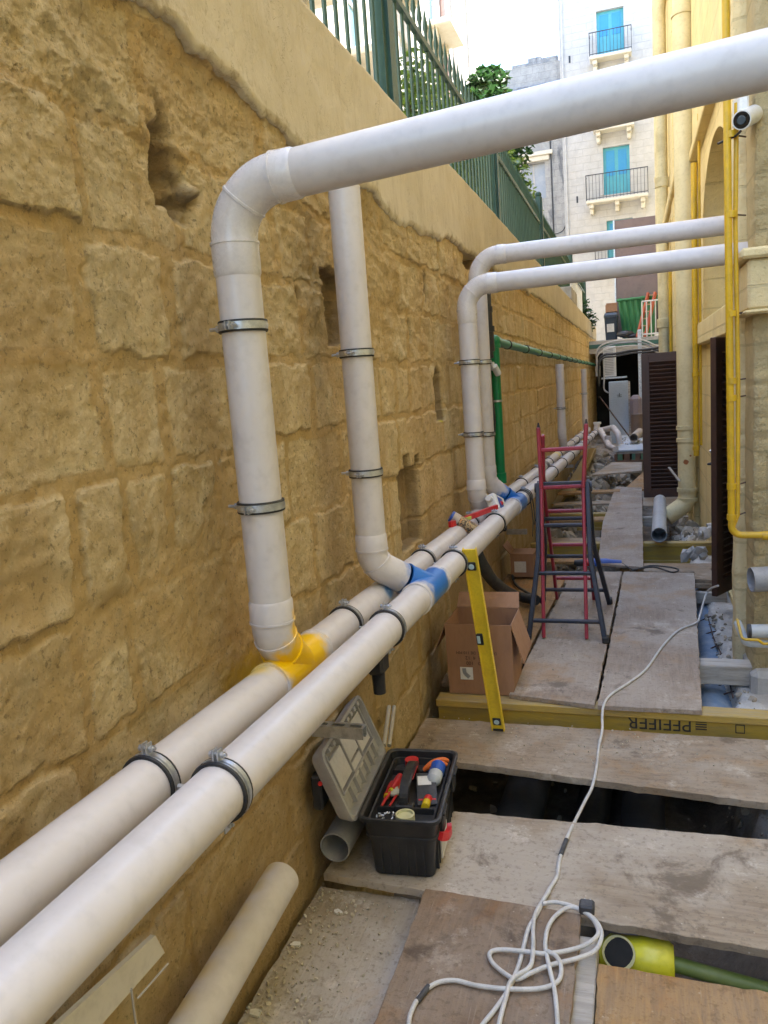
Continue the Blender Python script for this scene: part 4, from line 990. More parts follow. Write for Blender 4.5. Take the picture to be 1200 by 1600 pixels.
bx, _, P = cbox(x0, x1, y0, y1, .01, .385, 'large open cardboard box with upside down print, standing behind the yellow spirit level', lean=-.03)
def flap(t, a, b, c, d, th=.004):
    k = MB(); a, b, c, d = map(Vector, (a, b, c, d)); n = (b - a).cross(d - a).normalized() * th; mid1 = (b + c) / 2; V = [a, b, c, d, a + n, b + n, c + n, d + n]
    k.add(V, [(0, 3, 2, 1), (4, 5, 6, 7), (0, 1, 5, 4), (1, 2, 6, 5), (2, 3, 7, 6), (3, 0, 4, 7)]); k.build('flap', m_card, t)
e1 = P(x1, y0 + .01, .385); e2 = P(x1, y1 - .01, .385)
flap(bx, e1, e2, Vector(e2) + Vector((.06, .0, -.19)), Vector(e1) + Vector((.055, .02, -.21)))
e3 = P(x0, y0 + .01, .385); e4 = P(x0, y1 - .01, .385)
flap(bx, e4, e3, Vector(e3) + Vector((-.06, .0, -.14)), Vector(e4) + Vector((-.06, .02, -.13)))
e5 = P(x0, y1, .385); e6 = P(x1, y1, .385)
flap(bx, e5, e6, Vector(e6) + Vector((-.005, .05, .075)), Vector(e5) + Vector((.005, .06, .07)))
fm = frame(at(745, 1030, Y=3.693), (-1, 0, 0), (0, 0.03, -1))
for s_, dx, dy, sz in (('NO   100', .005, .052, .026), ('MADE  4  12', -.01, .024, .026), ('DIAMETER  DE 110 MM', 0, -.004, .021), ('QTY 20', -.05, -.03, .022)):
    text_mesh(s_, sz, fm @ Matrix.Translation((dx, dy - .03, .001)), m_ink, 'print', bx)
c = at(729, 1052, Y=3.693); k = MB(); k.box((c.x - .033, y0 - .0045, c.z - .035), (c.x + .033, y0 - .0025, c.z + .032)); lab = k.build('picture_label', m_paper, bx)
k = MB(); pth = fillet([(c.x - .012, y0 - .0055, c.z + .026), (c.x - .010, y0 - .0055, c.z + .0), (c.x + .014, y0 - .0055, c.z - .022)], .02)
k2 = MB()
for a, b in zip(pth[:-1], pth[1:]): k2.obox(a, b, .001, .020, up=(b - a).cross(Vector((0, 1, 0))))
k2.build('elbow_picture', m_greypl, lab)
c0 = at(803, 892, Z=.0); c1 = at(838, 893, Z=.0)
sb, _, P2 = cbox(-.985, -.80, 6.12, 6.34, .0, .19, 'small cardboard box with a white label by the wall, left of the ladder'); 
MB().box((-.985, 6.12, .186), (-.80, 6.34, .191)).build('lid', m_card, sb)
MB().box((-.955, 6.1165, .04), (-.86, 6.1185, .13)).build('white_label', m_paper, sb)
flap(sb, (-.985, 6.34, .19), (-.985, 6.13, .19), (-1.04, 6.12, .26), (-1.04, 6.35, .26))
c = at(832, 720, Y=6.0)

# ============================================================ SPIRIT LEVELS
lt = at(735, 856, X=-.69); lb_ = at(779, 1141, Z=-.078)
A = Vector(lb_) + Vector((0, .0, .002)); B = Vector(at(733, 857, X=-.70)); dv = (B - A); L = dv.length; dv.normalize()
face = Vector((-.05, -1, .15)); zf = (face - dv * face.dot(dv)).normalized(); xf = dv.cross(zf)
lm = Matrix(((xf.x, dv.x, zf.x, A.x), (xf.y, dv.y, zf.y, A.y), (xf.z, dv.z, zf.z, A.z), (0, 0, 0, 1)))
lv = thing('spirit_level', 'long yellow spirit level leaning from the plank up against the drain pipe', 'spirit level', A)
k = MB(); W = .031
for s_ in (-1, 1): k.box((s_ * W, 0, -.011), (s_ * (W - .005), L, .011), 0, lm)
k.box((-W + .005, 0.004, -.004), (W - .005, L - .004, .004), 0, lm)
k.build('frame', m_level, lv)
for yy, hh in ((.055, .020), (L * .53, .026), (L - .085, .02)):
    if yy > L * .4 and yy < L * .6: q = MB().box((-W - .001, yy - .03, .0041), (-W + .03, yy + .03, .0120), .002, lm); o = q.build('vial_housing', m_blackpl, lv); MB().box((-W + .003, yy - .02, .0121), (-W + .018, yy + .02, .0135), .001, lm).build('vial', m_glass, o)
    else:
        q = MB(); q.box((-.020, yy - .021, .0041), (.020, yy + .021, .0115), .004, lm); o = q.build('vial_housing', m_blackpl, lv)
        v = MB(); v.tube([lm @ Vector((0, yy, .0112)), lm @ Vector((0, yy, .0135))], .013, 20); v.build('vial', m_glass, o)
q = MB(); q.box((-W + .006, -.001, -.009), (W - .006, .010, .009), .002, lm); q.build('end_cap', m_blackpl, lv)

# things resting on the drain pipes
a = at(708, 826, X=-.92); b = at(775, 812, X=-.80)
z0 = on(BK, 3.9).z + PR + .022
t = thing('spirit_level', 'short red spirit level lying across the two drain pipes', 'spirit level', (-.87, 4.2, z0))
a = Vector((-.95, 3.95, on(BK, 3.95).z + PR + .014)); b = Vector((-.79, 4.50, on(FR, 4.5).z + PR + .014))
k = MB(); k.obox(a, b, .018, .028); k.build('frame', m_red, t); d = (b - a).normalized()
k = MB(); k.obox(a + d * .16 + Vector((.004, -.002, 0)), a + d * .22 + Vector((.004, -.002, 0)), .022, .018); o = k.build('vial', M('lime_vial', (.5, .65, .1), rough=.3), t)
k = MB(); k.obox(a + d * .01, a + d * .05, .021, .031); k.build('end_cap', m_red, t)
t = thing('foam_can', 'printed aerosol can with a blue base lying across the drain pipes beside the red level', 'aerosol can', (-.87, 3.75, .85))
a = Vector((-1.0, 3.60, on(BK, 3.6).z + PR + .075)); b = Vector((-.80, 3.80, on(FR, 3.8).z + PR + .045)); a = Vector(at(704, 806, X=-.96)); b = Vector(at(744, 830, X=-.83))
d = (b - a).normalized(); MB().tube([a, a + d * .010, a + d * .012], [.030, .033, .033], 24).build('base_rim', m_blue, t)
MB().tube([a + d * .012, a + d * .05], .0325, 24).build('can_body', M('dusty_silver_can', (.5, .42, .36), (.4, .34, .3), rough=.4, scale=20), t)
L_ = (b - a).length
g = G('printed_can_label'); v = g.coord('Object'); nn = g.noise(v, 32, 4, .7, 1.5); c_ = g.mix(g.ramp(nn, .47, .52), (.06, .045, .04), (.42, .30, .16)); c_ = g.mix(g.ramp(g.noise(v, 50, 2), .6, .66), c_, (.6, .25, .08)); m_canlab = g.out(c_, .35)
MB().tube([a + d * .05, a + d * (L_ - .01)], .0332, 24).build('printed_label', m_canlab, t)
MB().tube([a + d * (L_ - .01), a + d * L_, a + d * (L_ + .012)], [.033, .024, .012], 24).build('can_top', m_zinc, t)
t = thing('glue_bottle', 'white plastic bottle with a blue label lying on the drain pipes', 'bottle', (-.86, 4.6, .8))
a = Vector(at(765, 781, X=-.87)); b = Vector(at(785, 804, X=-.80)); a = Vector(at(790, 800, X=-.80)); b = Vector(at(765, 788, X=-.875))
bm3 = frame(at(776, 789, X=-.81), (.2, .9, -.35), (-.35, .3, .9))
MB().box((-.085, -.055, -.035), (.075, .055, .035), .012, bm3).build('bottle_body', m_white, t)
MB().tube([bm3 @ Vector((-.085, .02, 0)), bm3 @ Vector((-.12, .02, 0))], .018, 16).build('bottle_neck', m_white, t)
MB().box((-.055, -.048, .0351 if (bm3.to_3x3() @ Vector((0, 0, 1))).y < 0 else -.0365), (.02, .03, .0365 if (bm3.to_3x3() @ Vector((0, 0, 1))).y < 0 else -.0351), 0, bm3).build('blue_label', m_blue, t)
MB().ball(bm3 @ Vector((-.02, -.008, (.0365 if (bm3.to_3x3() @ Vector((0, 0, 1))).y < 0 else -.0365))), .014, 12, (1, .4, 1)).build('label_logo', m_red, t)
for yy in (5.42, 5.54):
    k = MB()
    c = on(FR, yy); pp = [c + Vector((math.cos(a_) * (PR + .006), 0, math.sin(a_) * (PR + .006))) for a_ in np.linspace(R_(130), R_(-10), 12)] + [c + Vector((PR + .012, .01, -.08)), c + Vector((PR + .018, .0, -.17)), c + Vector((PR + .012, -.01, -.22 + (yy - 5.5) * .5))]
    for a, b in zip(pp[:-1], pp[1:]): k.obox(a, b + (b - a) * .1, .004, .022, up=(0, 1, 0))
    solo('black_strap', k, m_rubber, ['black strap over the drain pipe, nearer to the far blue joint', 'black strap over the drain pipe, farther from the far blue joint'][yy > 5.5], 'strap', 'black straps over the drain pipe')
k = MB(); c = on(FR, 5.25); k.box((c.x - .15, c.y - .03, c.z - .2), (c.x - .09, c.y + .03, c.z - .04), .005); solo('black_bracket', k, m_blackpl, 'dark bracket plate on the wall under the far blue joint', 'bracket')

# ============================================================ CABLES, HOSE, SMALL THINGS
t = thing('power_cable', 'long white power cable snaking over the boards and coiled loosely in the foreground', 'power cable', (-.3, 2.3, 0))
def zb(x, y):
    if y < 2.17: return .030
    if y < 2.78: return .006
    return None
PTS = [(1122, 915, .25), (1105, 925, .14), (1094, 960, .04), (1088, 973, .038), (1060, 985, .038), (1035, 1010, .038), (1010, 1045, .038), (985, 1065, .038), (955, 1085, .038), (944, 1100, .036), (941, 1118, .012), (941, 1140, -.03),
       (936, 1165, -.072), (932, 1200, -.072), (925, 1230, -.070), (915, 1250, -.066), (900, 1280, -.02), (890, 1300, .006), (880, 1325, .006), (874, 1345, .006), (870, 1370, .006), (858, 1390, .010), (848, 1410, .022), (838, 1430, .03), (826, 1450, .03), (818, 1480, .03),
       (810, 1510, .03), (795, 1545, .03), (775, 1575, .03), (755, 1600, .03), (735, 1630, .03)]
pts = [at(x, y, Z=z) for x, y, z in PTS]; MB().tube(smoothpath(pts, 6), .0062, 10).build('cable_run', m_cable, t)
loopA = [(848, 1412, .034), (870, 1410, .034), (905, 1420, .034), (930, 1438, .030), (940, 1460, .030), (930, 1485, .030), (900, 1498, .034), (860, 1508, .038), (830, 1520, .040), (808, 1530, .034), (790, 1522, .034), (770, 1505, .034), (765, 1490, .032), (780, 1484, .034), (815, 1486, .040), (855, 1490, .042), (900, 1482, .034), (925, 1470, .040), (935, 1455, .036), (922, 1432, .032), (895, 1418, .034), (875, 1425, .034), (858, 1445, .034), (852, 1475, .038), (858, 1510, .044), (866, 1545, .034), (870, 1580, .034), (872, 1620, .034)]
MB().tube(smoothpath([at(x, y, Z=z) for x, y, z in loopA], 6), .0062, 10).build('cable_loop', m_cable, t)
loopB = [(640, 1625, .032), (640, 1590, .032), (655, 1558, .032), (680, 1537, .032), (710, 1532, .032), (745, 1540, .032), (790, 1545, .036), (840, 1545, .034), (870, 1535, .034), (877, 1515, .034), (870, 1495, .046), (855, 1486, .048)]
MB().tube(smoothpath([at(x, y, Z=z) for x, y, z in loopB], 6), .0062, 10).build('cable_loop', m_cable, t)
loopC = [(858, 1392, .018), (838, 1425, .034), (833, 1450, .034), (833, 1480, .046), (828, 1510, .046), (800, 1530, .046), (790, 1560, .034), (780, 1600, .034), (775, 1640, .034)]
MB().tube(smoothpath([at(x, y, Z=z) for x, y, z in loopC], 6), .0062, 10).build('cable_loop', m_cable, t)
m_tape = M('grey_black_tape', (.05, .05, .055), (.09, .09, .09), rough=.6, scale=30)
for q in (((885, 1312, .007), (876, 1336, .007)), ((670, 1541, .032), (652, 1564, .032)),):
    MB().tube([at(x, y, Z=z) for x, y, z in q], .0078, 10).build('tape_joint', m_tape, t)
a = at(917, 1417, Z=.04); k = MB(); k.box((a.x - .022, a.y - .02, .022), (a.x + .022, a.y + .02, .055), .006); k.build('plug', m_tape, t)
for s_ in (-.008, .008): MB().tube([(a.x + s_, a.y + .018, .04), (a.x + s_, a.y + .036, .04)], .0022, 8).build('pin', m_zinc, t)
k = MB(); k.tube(smoothpath([at(745, 865, X=-.86), at(755, 885, X=-.84), at(775, 912, X=-.82), at(805, 930, Z=.06), at(838, 938, Z=.045)], 6), .036, 14)
solo('black_hose', k, m_hose, 'thick black hose curving down from under the drains to the boards behind the box', 'hose')
k = MB(); k.tube(smoothpath([at(800, 895, Z=.02), at(805, 912, Z=.0), at(822, 925, Z=.04), at(850, 940, Z=.035)], 6), .010, 8)
solo('black_cable', k, m_hose, 'thin black cable on the boards between the small box and the ladder foot', 'cable')
# blue power tool with its black lead
c = at(935, 886, Z=.03); t = thing('power_tool', 'blue and black power tool lying on the crossing plank behind the ladder', 'power tool', (c.x, c.y + .1, .0))
y = c.y + .10; k = MB(); k.tube([(c.x - .20, y, .045), (c.x - .17, y, .04), (c.x - .10, y, .045)], [.02, .028, .03], 16); k.build('gear_head', m_blackpl, t)
MB().tube([(c.x - .10, y, .045), (c.x - .06, y, .045)], .032, 16).build('collar', m_red, t)
MB().tube([(c.x - .06, y, .045), (c.x + .06, y, .045), (c.x + .10, y, .045), (c.x + .18, y, .04)], [.034, .034, .027, .024], 16).build('tool_body', m_blue, t)
k = MB(); k.tube(smoothpath([(c.x + .18, y, .04), at(990, 890, Z=.04), at(1015, 884, Z=.038), at(1045, 886, Z=.036), at(1060, 890, Z=.036), at(1050, 894, Z=.036), at(1020, 886, Z=.036), at(985, 892, Z=.036)], 6), .007, 8); k.build('lead', m_hose, t)

# white strip leaning at the bottom left, clear tubes, strings
P0 = [at(235, 1460, X=-1.0), at(250, 1487, X=-1.0), at(150, 1600, X=-1.0), at(82, 1600, X=-1.0)]
k = MB(); e = (P0[3] - P0[0]); e2 = (P0[2] - P0[1]); Q = [P0[0], P0[1], P0[1] + e2 * 2.5, P0[0] + e * 2.5]; n = Vector((.012, 0, 0))
k.add(Q + [q + n for q in Q], [(0, 1, 2, 3), (7, 6, 5, 4), (0, 4, 5, 1), (1, 5, 6, 2), (2, 6, 7, 3), (3, 7, 4, 0)])
solo('white_strip', k, M('cream_white_strip', (.66, .62, .52), (.6, .55, .45), rough=.45, scale=4), 'flat cream white plastic strip leaning on the wall under the drains, bottom left', 'strip')
m_clear = M('frosted_tube', (.52, .48, .42), (.45, .41, .35), rough=.25)
t = thing('tube_offcuts', 'two thin frosted plastic tubes leaning on the wall behind the toolbox lid', 'plastic tubes', at(603, 1150, X=-1.0))
for dx in (0, 8): MB().tube([at(600 + dx, 1165, X=-.99), at(608 + dx, 1104, X=-1.03)], .009, 10).build('tube', m_clear, t)
for (a, b, l_) in (((205, 1545), (218, 1640), 'thin white string hanging below the near drain pipe, bottom left'), ((263, 1505), (215, 1560), 'thin pale string slanting behind the white strip, bottom left')):
    solo('string', MB().tube([at(*a, X=-.90), at(*b, X=-.93)], .0022, 6), m_clear, l_, 'string')
solo('dark_stick', MB().tube([at(375, 1452, X=-1.0), at(290, 1560, X=-1.03)], .006, 8), m_iron, 'thin dark rod leaning against the wall above the white strip', 'rod')
# plaster flakes
def flake(px, py, z, r, lab):
    c = at(px, py, Z=z); q = random.Random(px); pl = [(c.x + math.cos(a_) * r * q.uniform(.5, 1.1), c.y + math.sin(a_) * r * q.uniform(.4, .9)) for a_ in np.linspace(0, 5.6, 7)]
    solo('plaster_flake', MB().prism(pl, z + .001, z + .007), m_paper, lab, 'flake', 'pale flakes on the cement covered board')
flake(528, 1427, -.048, .018, 'white plaster flake on the cement board, highest of the three'); flake(462, 1477, -.048, .02, 'white plaster flake on the cement board, middle of the three'); flake(400, 1585, -.048, .02, 'white plaster flake on the cement board, nearest the camera')

# ============================================================ LADDER
def make_ladder():
    p = lambda x, y, Y=4.75: at(x, y, Y=Y)
    t = thing('multi_ladder', 'folding ladder with red top half and dark blue lower half, standing on the lengthwise boards', 'ladder', (-.4, 4.9, .03))
    tl, tr = p(841, 668), p(916, 662)
    # outer pair: dark, flares towards the feet, front (near) frame and rear (far) frame
    hz = .95; hy = 4.78; xl, xr = -.562, -.290
    def leg(x0, x1, x2, y0, y1, y2, label=None):
        pts = [Vector((x0, y0, hz)), Vector((x1, y1, .52)), Vector((x2, y2, .035))]
        for a, b in zip(pts[:-1], pts[1:]):
            k.obox(a, b + (b - a).normalized() * .004, .028, .050, up=(0, 1, 0), bev=.004)
    for (dy, yf) in ((-1, 4.50), (1, 5.30)):
        y0 = hy + dy * .02; ym = hy + dy * .14
        for (x0, x1, x2) in ((xl - .01, xl - .012, xl - .075), (xr + .012, xr + .022, xr + .10)):
            k = MB(); leg(x0, x1, x2, y0, ym if dy < 0 else 5.0, yf); l_ = k.build('leg', m_laddark, t)
            q = MB(); q.obox((x2, yf, .07), (x2 + (.004 if x2 > -.4 else -.004), yf, .031), .038, .06, up=(0, 1, 0), bev=.006); q.build('rubber_foot', m_rubber, l_)
        for z, f in ((.70, .28), (.42, .62), (.145, .9)):
            yy = y0 + (ym - y0) * min(1, (hz - z) / .43) if z > .52 else (ym if dy < 0 else 5.0) + (yf - (ym if dy < 0 else 5.0)) * (.52 - z) / .49
            if z > .52 and dy > 0: yy = y0 + (5.0 - y0) * (hz - z) / .43
            sp = 0 if z > .52 else (.52 - z) / .49
            a = Vector((xl - .012 - .063 * sp, yy, z)); b = Vector((xr + .02 + .08 * sp, yy, z))
            q = MB(); q.obox(a, b, .028, .022, up=(0, 0, 1), bev=.005); q.build('rung', m_laddark, t)
    q = MB(); q.obox((xl - .02, hy - .02, hz - .005), (xr + .02, hy - .02, hz - .005), .03, .026, bev=.004); q.build('rung', m_laddark, t)
    # red inner ladder: uprights above the hinge (two pairs leaning together) and legs inside the dark ones
    for dy in (-1, 1):
        ytop = hy + .025 * dy + .0; yb_ = hy + .045 * dy + (0 if dy < 0 else .02)
        for (xa, xb, zt) in ((tl.x, xl + .012, tl.z), (tr.x, xr - .012, tr.z)):
            if dy > 0: zt -= .05; xa += .02 if xa < -.4 else -.01
            q = MB(); q.obox((xa, ytop, zt), (xb, yb_, hz - .03), .022, .045, up=(0, 1, 0), bev=.005); q.build('upright', m_ladred, t)
            q = MB(); foot = (xb + (.004 if xb > -.4 else .0), hy + (-.24 if dy < 0 else .62), .035)
            q.obox((xb, yb_, hz - .03), foot, .020, .040, up=(0, 1, 0), bev=.005); q.build('upright', m_ladred, t)
        for z in (1.155, .925) if dy < 0 else (.925,):
            q = MB(); q.obox((xl - .0, hy + .03 * dy, z), (xr, hy + .03 * dy, z + .004), .026, .024, bev=.005); q.build('rung', m_ladred, t)
        for z in (.74, .48, .20) if dy > 0 else ():
            f = (.92 - z) / .885; yy = yb_ + (.62 - .02) * f
            q = MB(); q.obox((xl + .012, yy - .0, z), (xr - .012, yy, z), .026, .022, bev=.005); q.build('rung', m_ladred, t)
    for x in (xl - .012, xr + .014):
        q = MB(); q.tube([(x - .022, hy, hz - .03), (x + .022, hy, hz - .03)], .03, 16); q.build('hinge', m_laddark, t)
    for (x, z) in ((tl.x, tl.z), (tr.x, tr.z)):
        q = MB(); q.tube([(x, hy - .02, z - .012), (x, hy - .02, z + .028)], [.012, .004], 8); q.build('top_pin', m_laddark, t)
make_ladder()

# ============================================================ RIGHT HAND BUILDING
def facade_material(name, c1, c2, stain, course=.27, blk=.5, amt=.5, plane='YZ', bump=.01, bl=.35):
    g = G(name); p = g.coord('Object'); u = p
    mid = g.noise(p, 3.0, 6, .7); fine = g.noise(p, 16, 6, .75)
    c = g.mix(g.ramp(mid, .35, .65), c1, c2); c = g.mix(g.math('MULTIPLY', g.ramp(fine, .5, .68), .5), c, tuple(x * .82 for x in c1))
    st = g.noise(g.coord('Object', (1, 1, .22)), 1.8, 6, .7, .5)
    c = g.mix(g.math('MULTIPLY', g.ramp(st, .52, .68), amt), c, stain)
    ck = g.noise(p, 60, 4, .7); c = g.mix(g.math('MULTIPLY', g.ramp(ck, .6, .7), .5), c, tuple(x * .5 for x in c2))
    br = g.n('ShaderNodeTexBrick'); br.inputs['Scale'].default_value = 1; br.inputs['Brick Width'].default_value = blk; br.inputs['Row Height'].default_value = course
    br.inputs['Mortar Size'].default_value = .008; br.inputs['Mortar Smooth'].default_value = .3
    sp = g.n('ShaderNodeSeparateXYZ'); g.l(p, sp.inputs[0]); cb = g.n('ShaderNodeCombineXYZ')
    nn = g.math('MULTIPLY', g.noise(p, 5, 3), .02)
    g.l(g.math('ADD', sp.outputs[1 if plane == 'YZ' else 0], nn), cb.inputs[0]); g.l(g.math('ADD', sp.outputs[2], nn), cb.inputs[1])
    g.l(cb.outputs[0], br.inputs['Vector'])
    c = g.mix(g.math('MULTIPLY', br.outputs['Fac'], bl), c, tuple(x * .6 for x in c2))
    n = g.bump(g.math('MULTIPLY', br.outputs['Fac'], -1), .006); n = g.bump(g.math('ADD', mid, fine), bump, prev=n); n = g.bump(ck, .003, prev=n)
    return g.out(c, .9, 0, n)
m_fac = facade_material('cream_limewashed_stone', (.82, .665, .33), (.74, .58, .27), (.62, .50, .28))
m_fac2 = facade_material('ochre_arch_reveal', (.40, .34, .20), (.34, .29, .17), (.28, .24, .16))
m_pier = facade_material('cream_pier_stone', (.78, .645, .37), (.70, .565, .30), (.60, .51, .34), bump=.016, plane='XZ')
m_white_bldg = facade_material('pale_white_stone_front', (.52, .505, .48), (.46, .445, .42), (.40, .385, .36), .28, .6, .35, 'XZ', .004, .14)
m_old_bldg = facade_material('weathered_grey_stone_front', (.44, .43, .41), (.34, .335, .325), (.12, .13, .15), .28, .5, .9, 'XZ', .03)
m_left_bldg = facade_material('pale_cream_stone_front', (.66, .62, .55), (.60, .56, .49), (.5, .46, .4), .3, .6, .3)
m_window = M('dusty_window_glass', (.05, .07, .09), (.10, .12, .13), scale=.6, rough=.15)
m_bluewood = M('turquoise_door_paint', (.07, .34, .42), (.09, .38, .45), scale=3, rough=.5)
m_bluewood2 = M('bright_blue_shutter_paint', (.03, .26, .52), (.04, .28, .5), scale=3, rough=.5)
m_stonepale = M('pale_cream_stone_trim', (.66, .62, .52), (.6, .55, .44), scale=3, rough=.85, bump=.006, bscale=14)

def wall_holes(mb, u0, u1, z0, z1, holes, place, depth):
    """flat wall with openings; place(u, d, z) -> point, d = depth into the wall"""
    outer = [Vector((u0, z0, 0)), Vector((u1, z0, 0)), Vector((u1, z1, 0)), Vector((u0, z1, 0))]
    polys = [outer] + [[Vector((u, z, 0)) for u, z in h] for h in holes]
    tri = tessellate_polygon(polys); fl = [p for q in polys for p in q]
    mb.add([place(p.x, 0, p.y) for p in fl], [tuple(t) for t in tri])
    for h in holes:
        n = len(h); mb.add([place(u, 0, z) for u, z in h] + [place(u, depth, z) for u, z in h], [(i, (i + 1) % n, n + (i + 1) % n, n + i) for i in range(n)])
def arch_poly(u0, u1, z0, zs, apex=None, n=14):
    r = (u1 - u0) / 2; c = (u0 + u1) / 2; ap = apex if apex else zs + r
    P_ = [(u0, z0), (u1, z0)] + [(c + r * math.cos(a), zs + (ap - zs) * math.sin(a)) for a in np.linspace(0, math.pi, n)]
    return P_
RX = .60
rt = thing('cream_building', 'tall cream painted stone building along the right of the trench with arches and pipes', 'building', (RX, 10, -.3))
k = MB(); bigarch = [(4.62, -.25), (8.9, -.25), (8.9, 3.6), (4.62, 3.6)]; up_win = [arch_poly(9.2, 10.6, 4.2, 5.8, 6.4), arch_poly(12.0, 13.4, 4.2, 5.8, 6.4), arch_poly(5.6, 7.6, 4.7, 6.2, 7.1), arch_poly(9.2, 10.6, 8.0, 10, 10.6), arch_poly(12, 13.4, 8, 10, 10.6), arch_poly(12.2, 13.6, .2, 2.2, 2.6)]
wall_holes(k, 4.56, 16, -.3, 15, [bigarch] + up_win, lambda u, d, z: (RX + d, u, z), .05)
k.box((RX + .9, 5.3, -.3), (9, 15.99, 14.99)); k.box((3.6, -22, -.3), (9, 5.29, 13.6)); k.box((RX + .9, 5.1, -.3), (3.59, 5.289, 14.9)); k.box((2.3, 16.01, -.3), (9, 33.5, 14.98)); k.add([(RX, 16, -.3), (9, 16, -.3), (9, 16, 15), (RX, 16, 15)], [(0, 1, 2, 3)])  # unseen near and far blocks, added to keep sun off the trench
k.build('front_wall', m_fac, rt)
k = MB(); lanc = arch_poly(6.03, 8.19, 1.99, 2.80, 3.40, 24); door_ = [(5.2, -.1), (6.9, -.1), (6.9, 1.76), (5.2, 1.76)]
wall_holes(k, 4.6, 9.3, -.3, 3.9, [lanc, door_], lambda u, d, z: (RX + .05 + d, u, z), .36); k.build('arch_infill', m_fac, rt)
k = MB(); k.box((RX + .42, 4.4, -.2), (RX + .5, 8.9, 3.8)); k.build('recess_back', m_fac2, rt)
for w_ in up_win: 
    u = [p[0] for p in w_]; z = [p[1] for p in w_]; k = MB(); k.box((RX + .10, min(u) - .05, min(z) - .05), (RX + .16, max(u) + .05, max(z) + .05)); pn = k.build('window', m_window, rt)
    k = MB(); cy = (min(u) + max(u)) / 2; k.box((RX + .07, cy - .04, min(z)), (RX + .098, cy + .04, max(z))); k.box((RX + .07, min(u), min(z) + .9), (RX + .099, max(u), min(z) + .97)); k.build('window_frame', m_cream, pn)
for (ya, yb2, dx, z0, z1) in ((9.15, 9.6, .05, -.2, 15), (9.9, 10.1, .03, -.2, 15), (10.9, 11.5, .08, -.2, 15), (14.2, 14.8, .08, -.2, 15), (15.3, 15.98, .05, -.2, 15)):
    k = MB(); k.box((RX - dx, ya, z0), (RX - .001, yb2, z1), .012); k.build('pilaster', m_fac, rt)
for z in (3.70, 7.3, 11.2):
    k = MB(); k.box((RX - .12, 9.0, z), (RX - .002, 16.02, z + .14), .015); k.box((RX - .07, 9.02, z - .1), (RX - .0025, 16.01, z - .002), .01); k.build('string_course', m_fac, rt)
k = MB(); k.box((RX - .03, 4.6, 3.6), (RX + .01, 8.98, 3.68), .008); k.build('lintel_moulding', m_fac, rt)
# low sill and lighter masonry under the lancet
k = MB(); k.box((RX - .02, 5.0, 1.78), (RX + .40, 8.88, 1.98), .012); k.build('lintel_block', m_fac, rt)

# pier close to the camera
pier = thing('stone_pier', 'rough cream stone pier at the right edge, with ledge block, behind the yellow gas pipe', 'pier', (.9, 4.4, -.2))
def rough_face(name, x0, x1, z0, z1, y, mat, parent, amp=.02, seed=80, edge=.03, wrap=.5):
    us = np.concatenate([[0] * 1, np.linspace(0, x1 - x0, 90)]); zz = np.linspace(z0, z1, int((z1 - z0) / .018))
    U, Zq = np.meshgrid(us, zz, indexing='ij'); bx_ = fbm(U, Zq, 3, 5, seed) * amp * 2
    jo = np.minimum(np.abs(((Zq + fbm(U, Zq, 4, 3, seed + 2) * .03 + 5) % .27) - .135), 9)
    jm = sstep(jo, .125, .134); YY = y + bx_ * 1 + jm * .012 + fbm(U, Zq, 16, 4, seed + 4) * amp * .6
    e_ = 1 - sstep(U, 0, edge); YY = YY + e_ * edge * .35 + e_ * fbm(U, Zq, 9, 4, seed + 6) * .03
    XX = x0 + U + fbm(U * 0, Zq, 5, 4, seed + 7) * .02 * e_
    YY[0, :] = y + wrap; o = grid_mesh(name, XX - parent.location.x, YY - parent.location.y, Zq - parent.location.z, mat); o.parent = parent; return o
rough_face('pier_face', .518, 1.4, -.25, 6.5, 4.60, m_pier, pier, .012, 80, .03, .12)
MB().box((.545, 4.66, -.25), (1.4, 4.80, 6.4)).build('pier_core', m_pier, pier)
rough_face('buttress_face', .575, 1.4, -.25, 6.5, 4.30, m_pier2 := facade_material('rough_tan_pier_stone', (.72, .575, .31), (.60, .47, .24), (.50, .41, .25), bump=.06, plane='XZ'), pier, .045, 90, .02, .36)
k = MB()
p = at(1165, 425, Y=4.25); q = at(1165, 492, Y=4.25)
for (dz, out, hh) in ((0, .02, .02), (.02, .0, .24), (.26, .035, .05)):
    k.box((.535 - out, 4.22 - out, q.z + dz), (1.35, 4.58, q.z + dz + hh), .012)
k.build('ledge_block', m_pier, pier)
# low footing
k = MB(); k.box((.56, 4.24, -.25), (1.4, 4.7, -.02), .03); k.build('footing', m_conc, pier)
c = at(1150, 1085, Z=-.12); 
solo('paper_scrap', MB().box((c.x, c.y - .35, -.155), (c.x + .11, c.y - .22, -.147), .002), m_paper, 'white scrap of board lying on the dusty concrete ledge, far right', 'scrap')

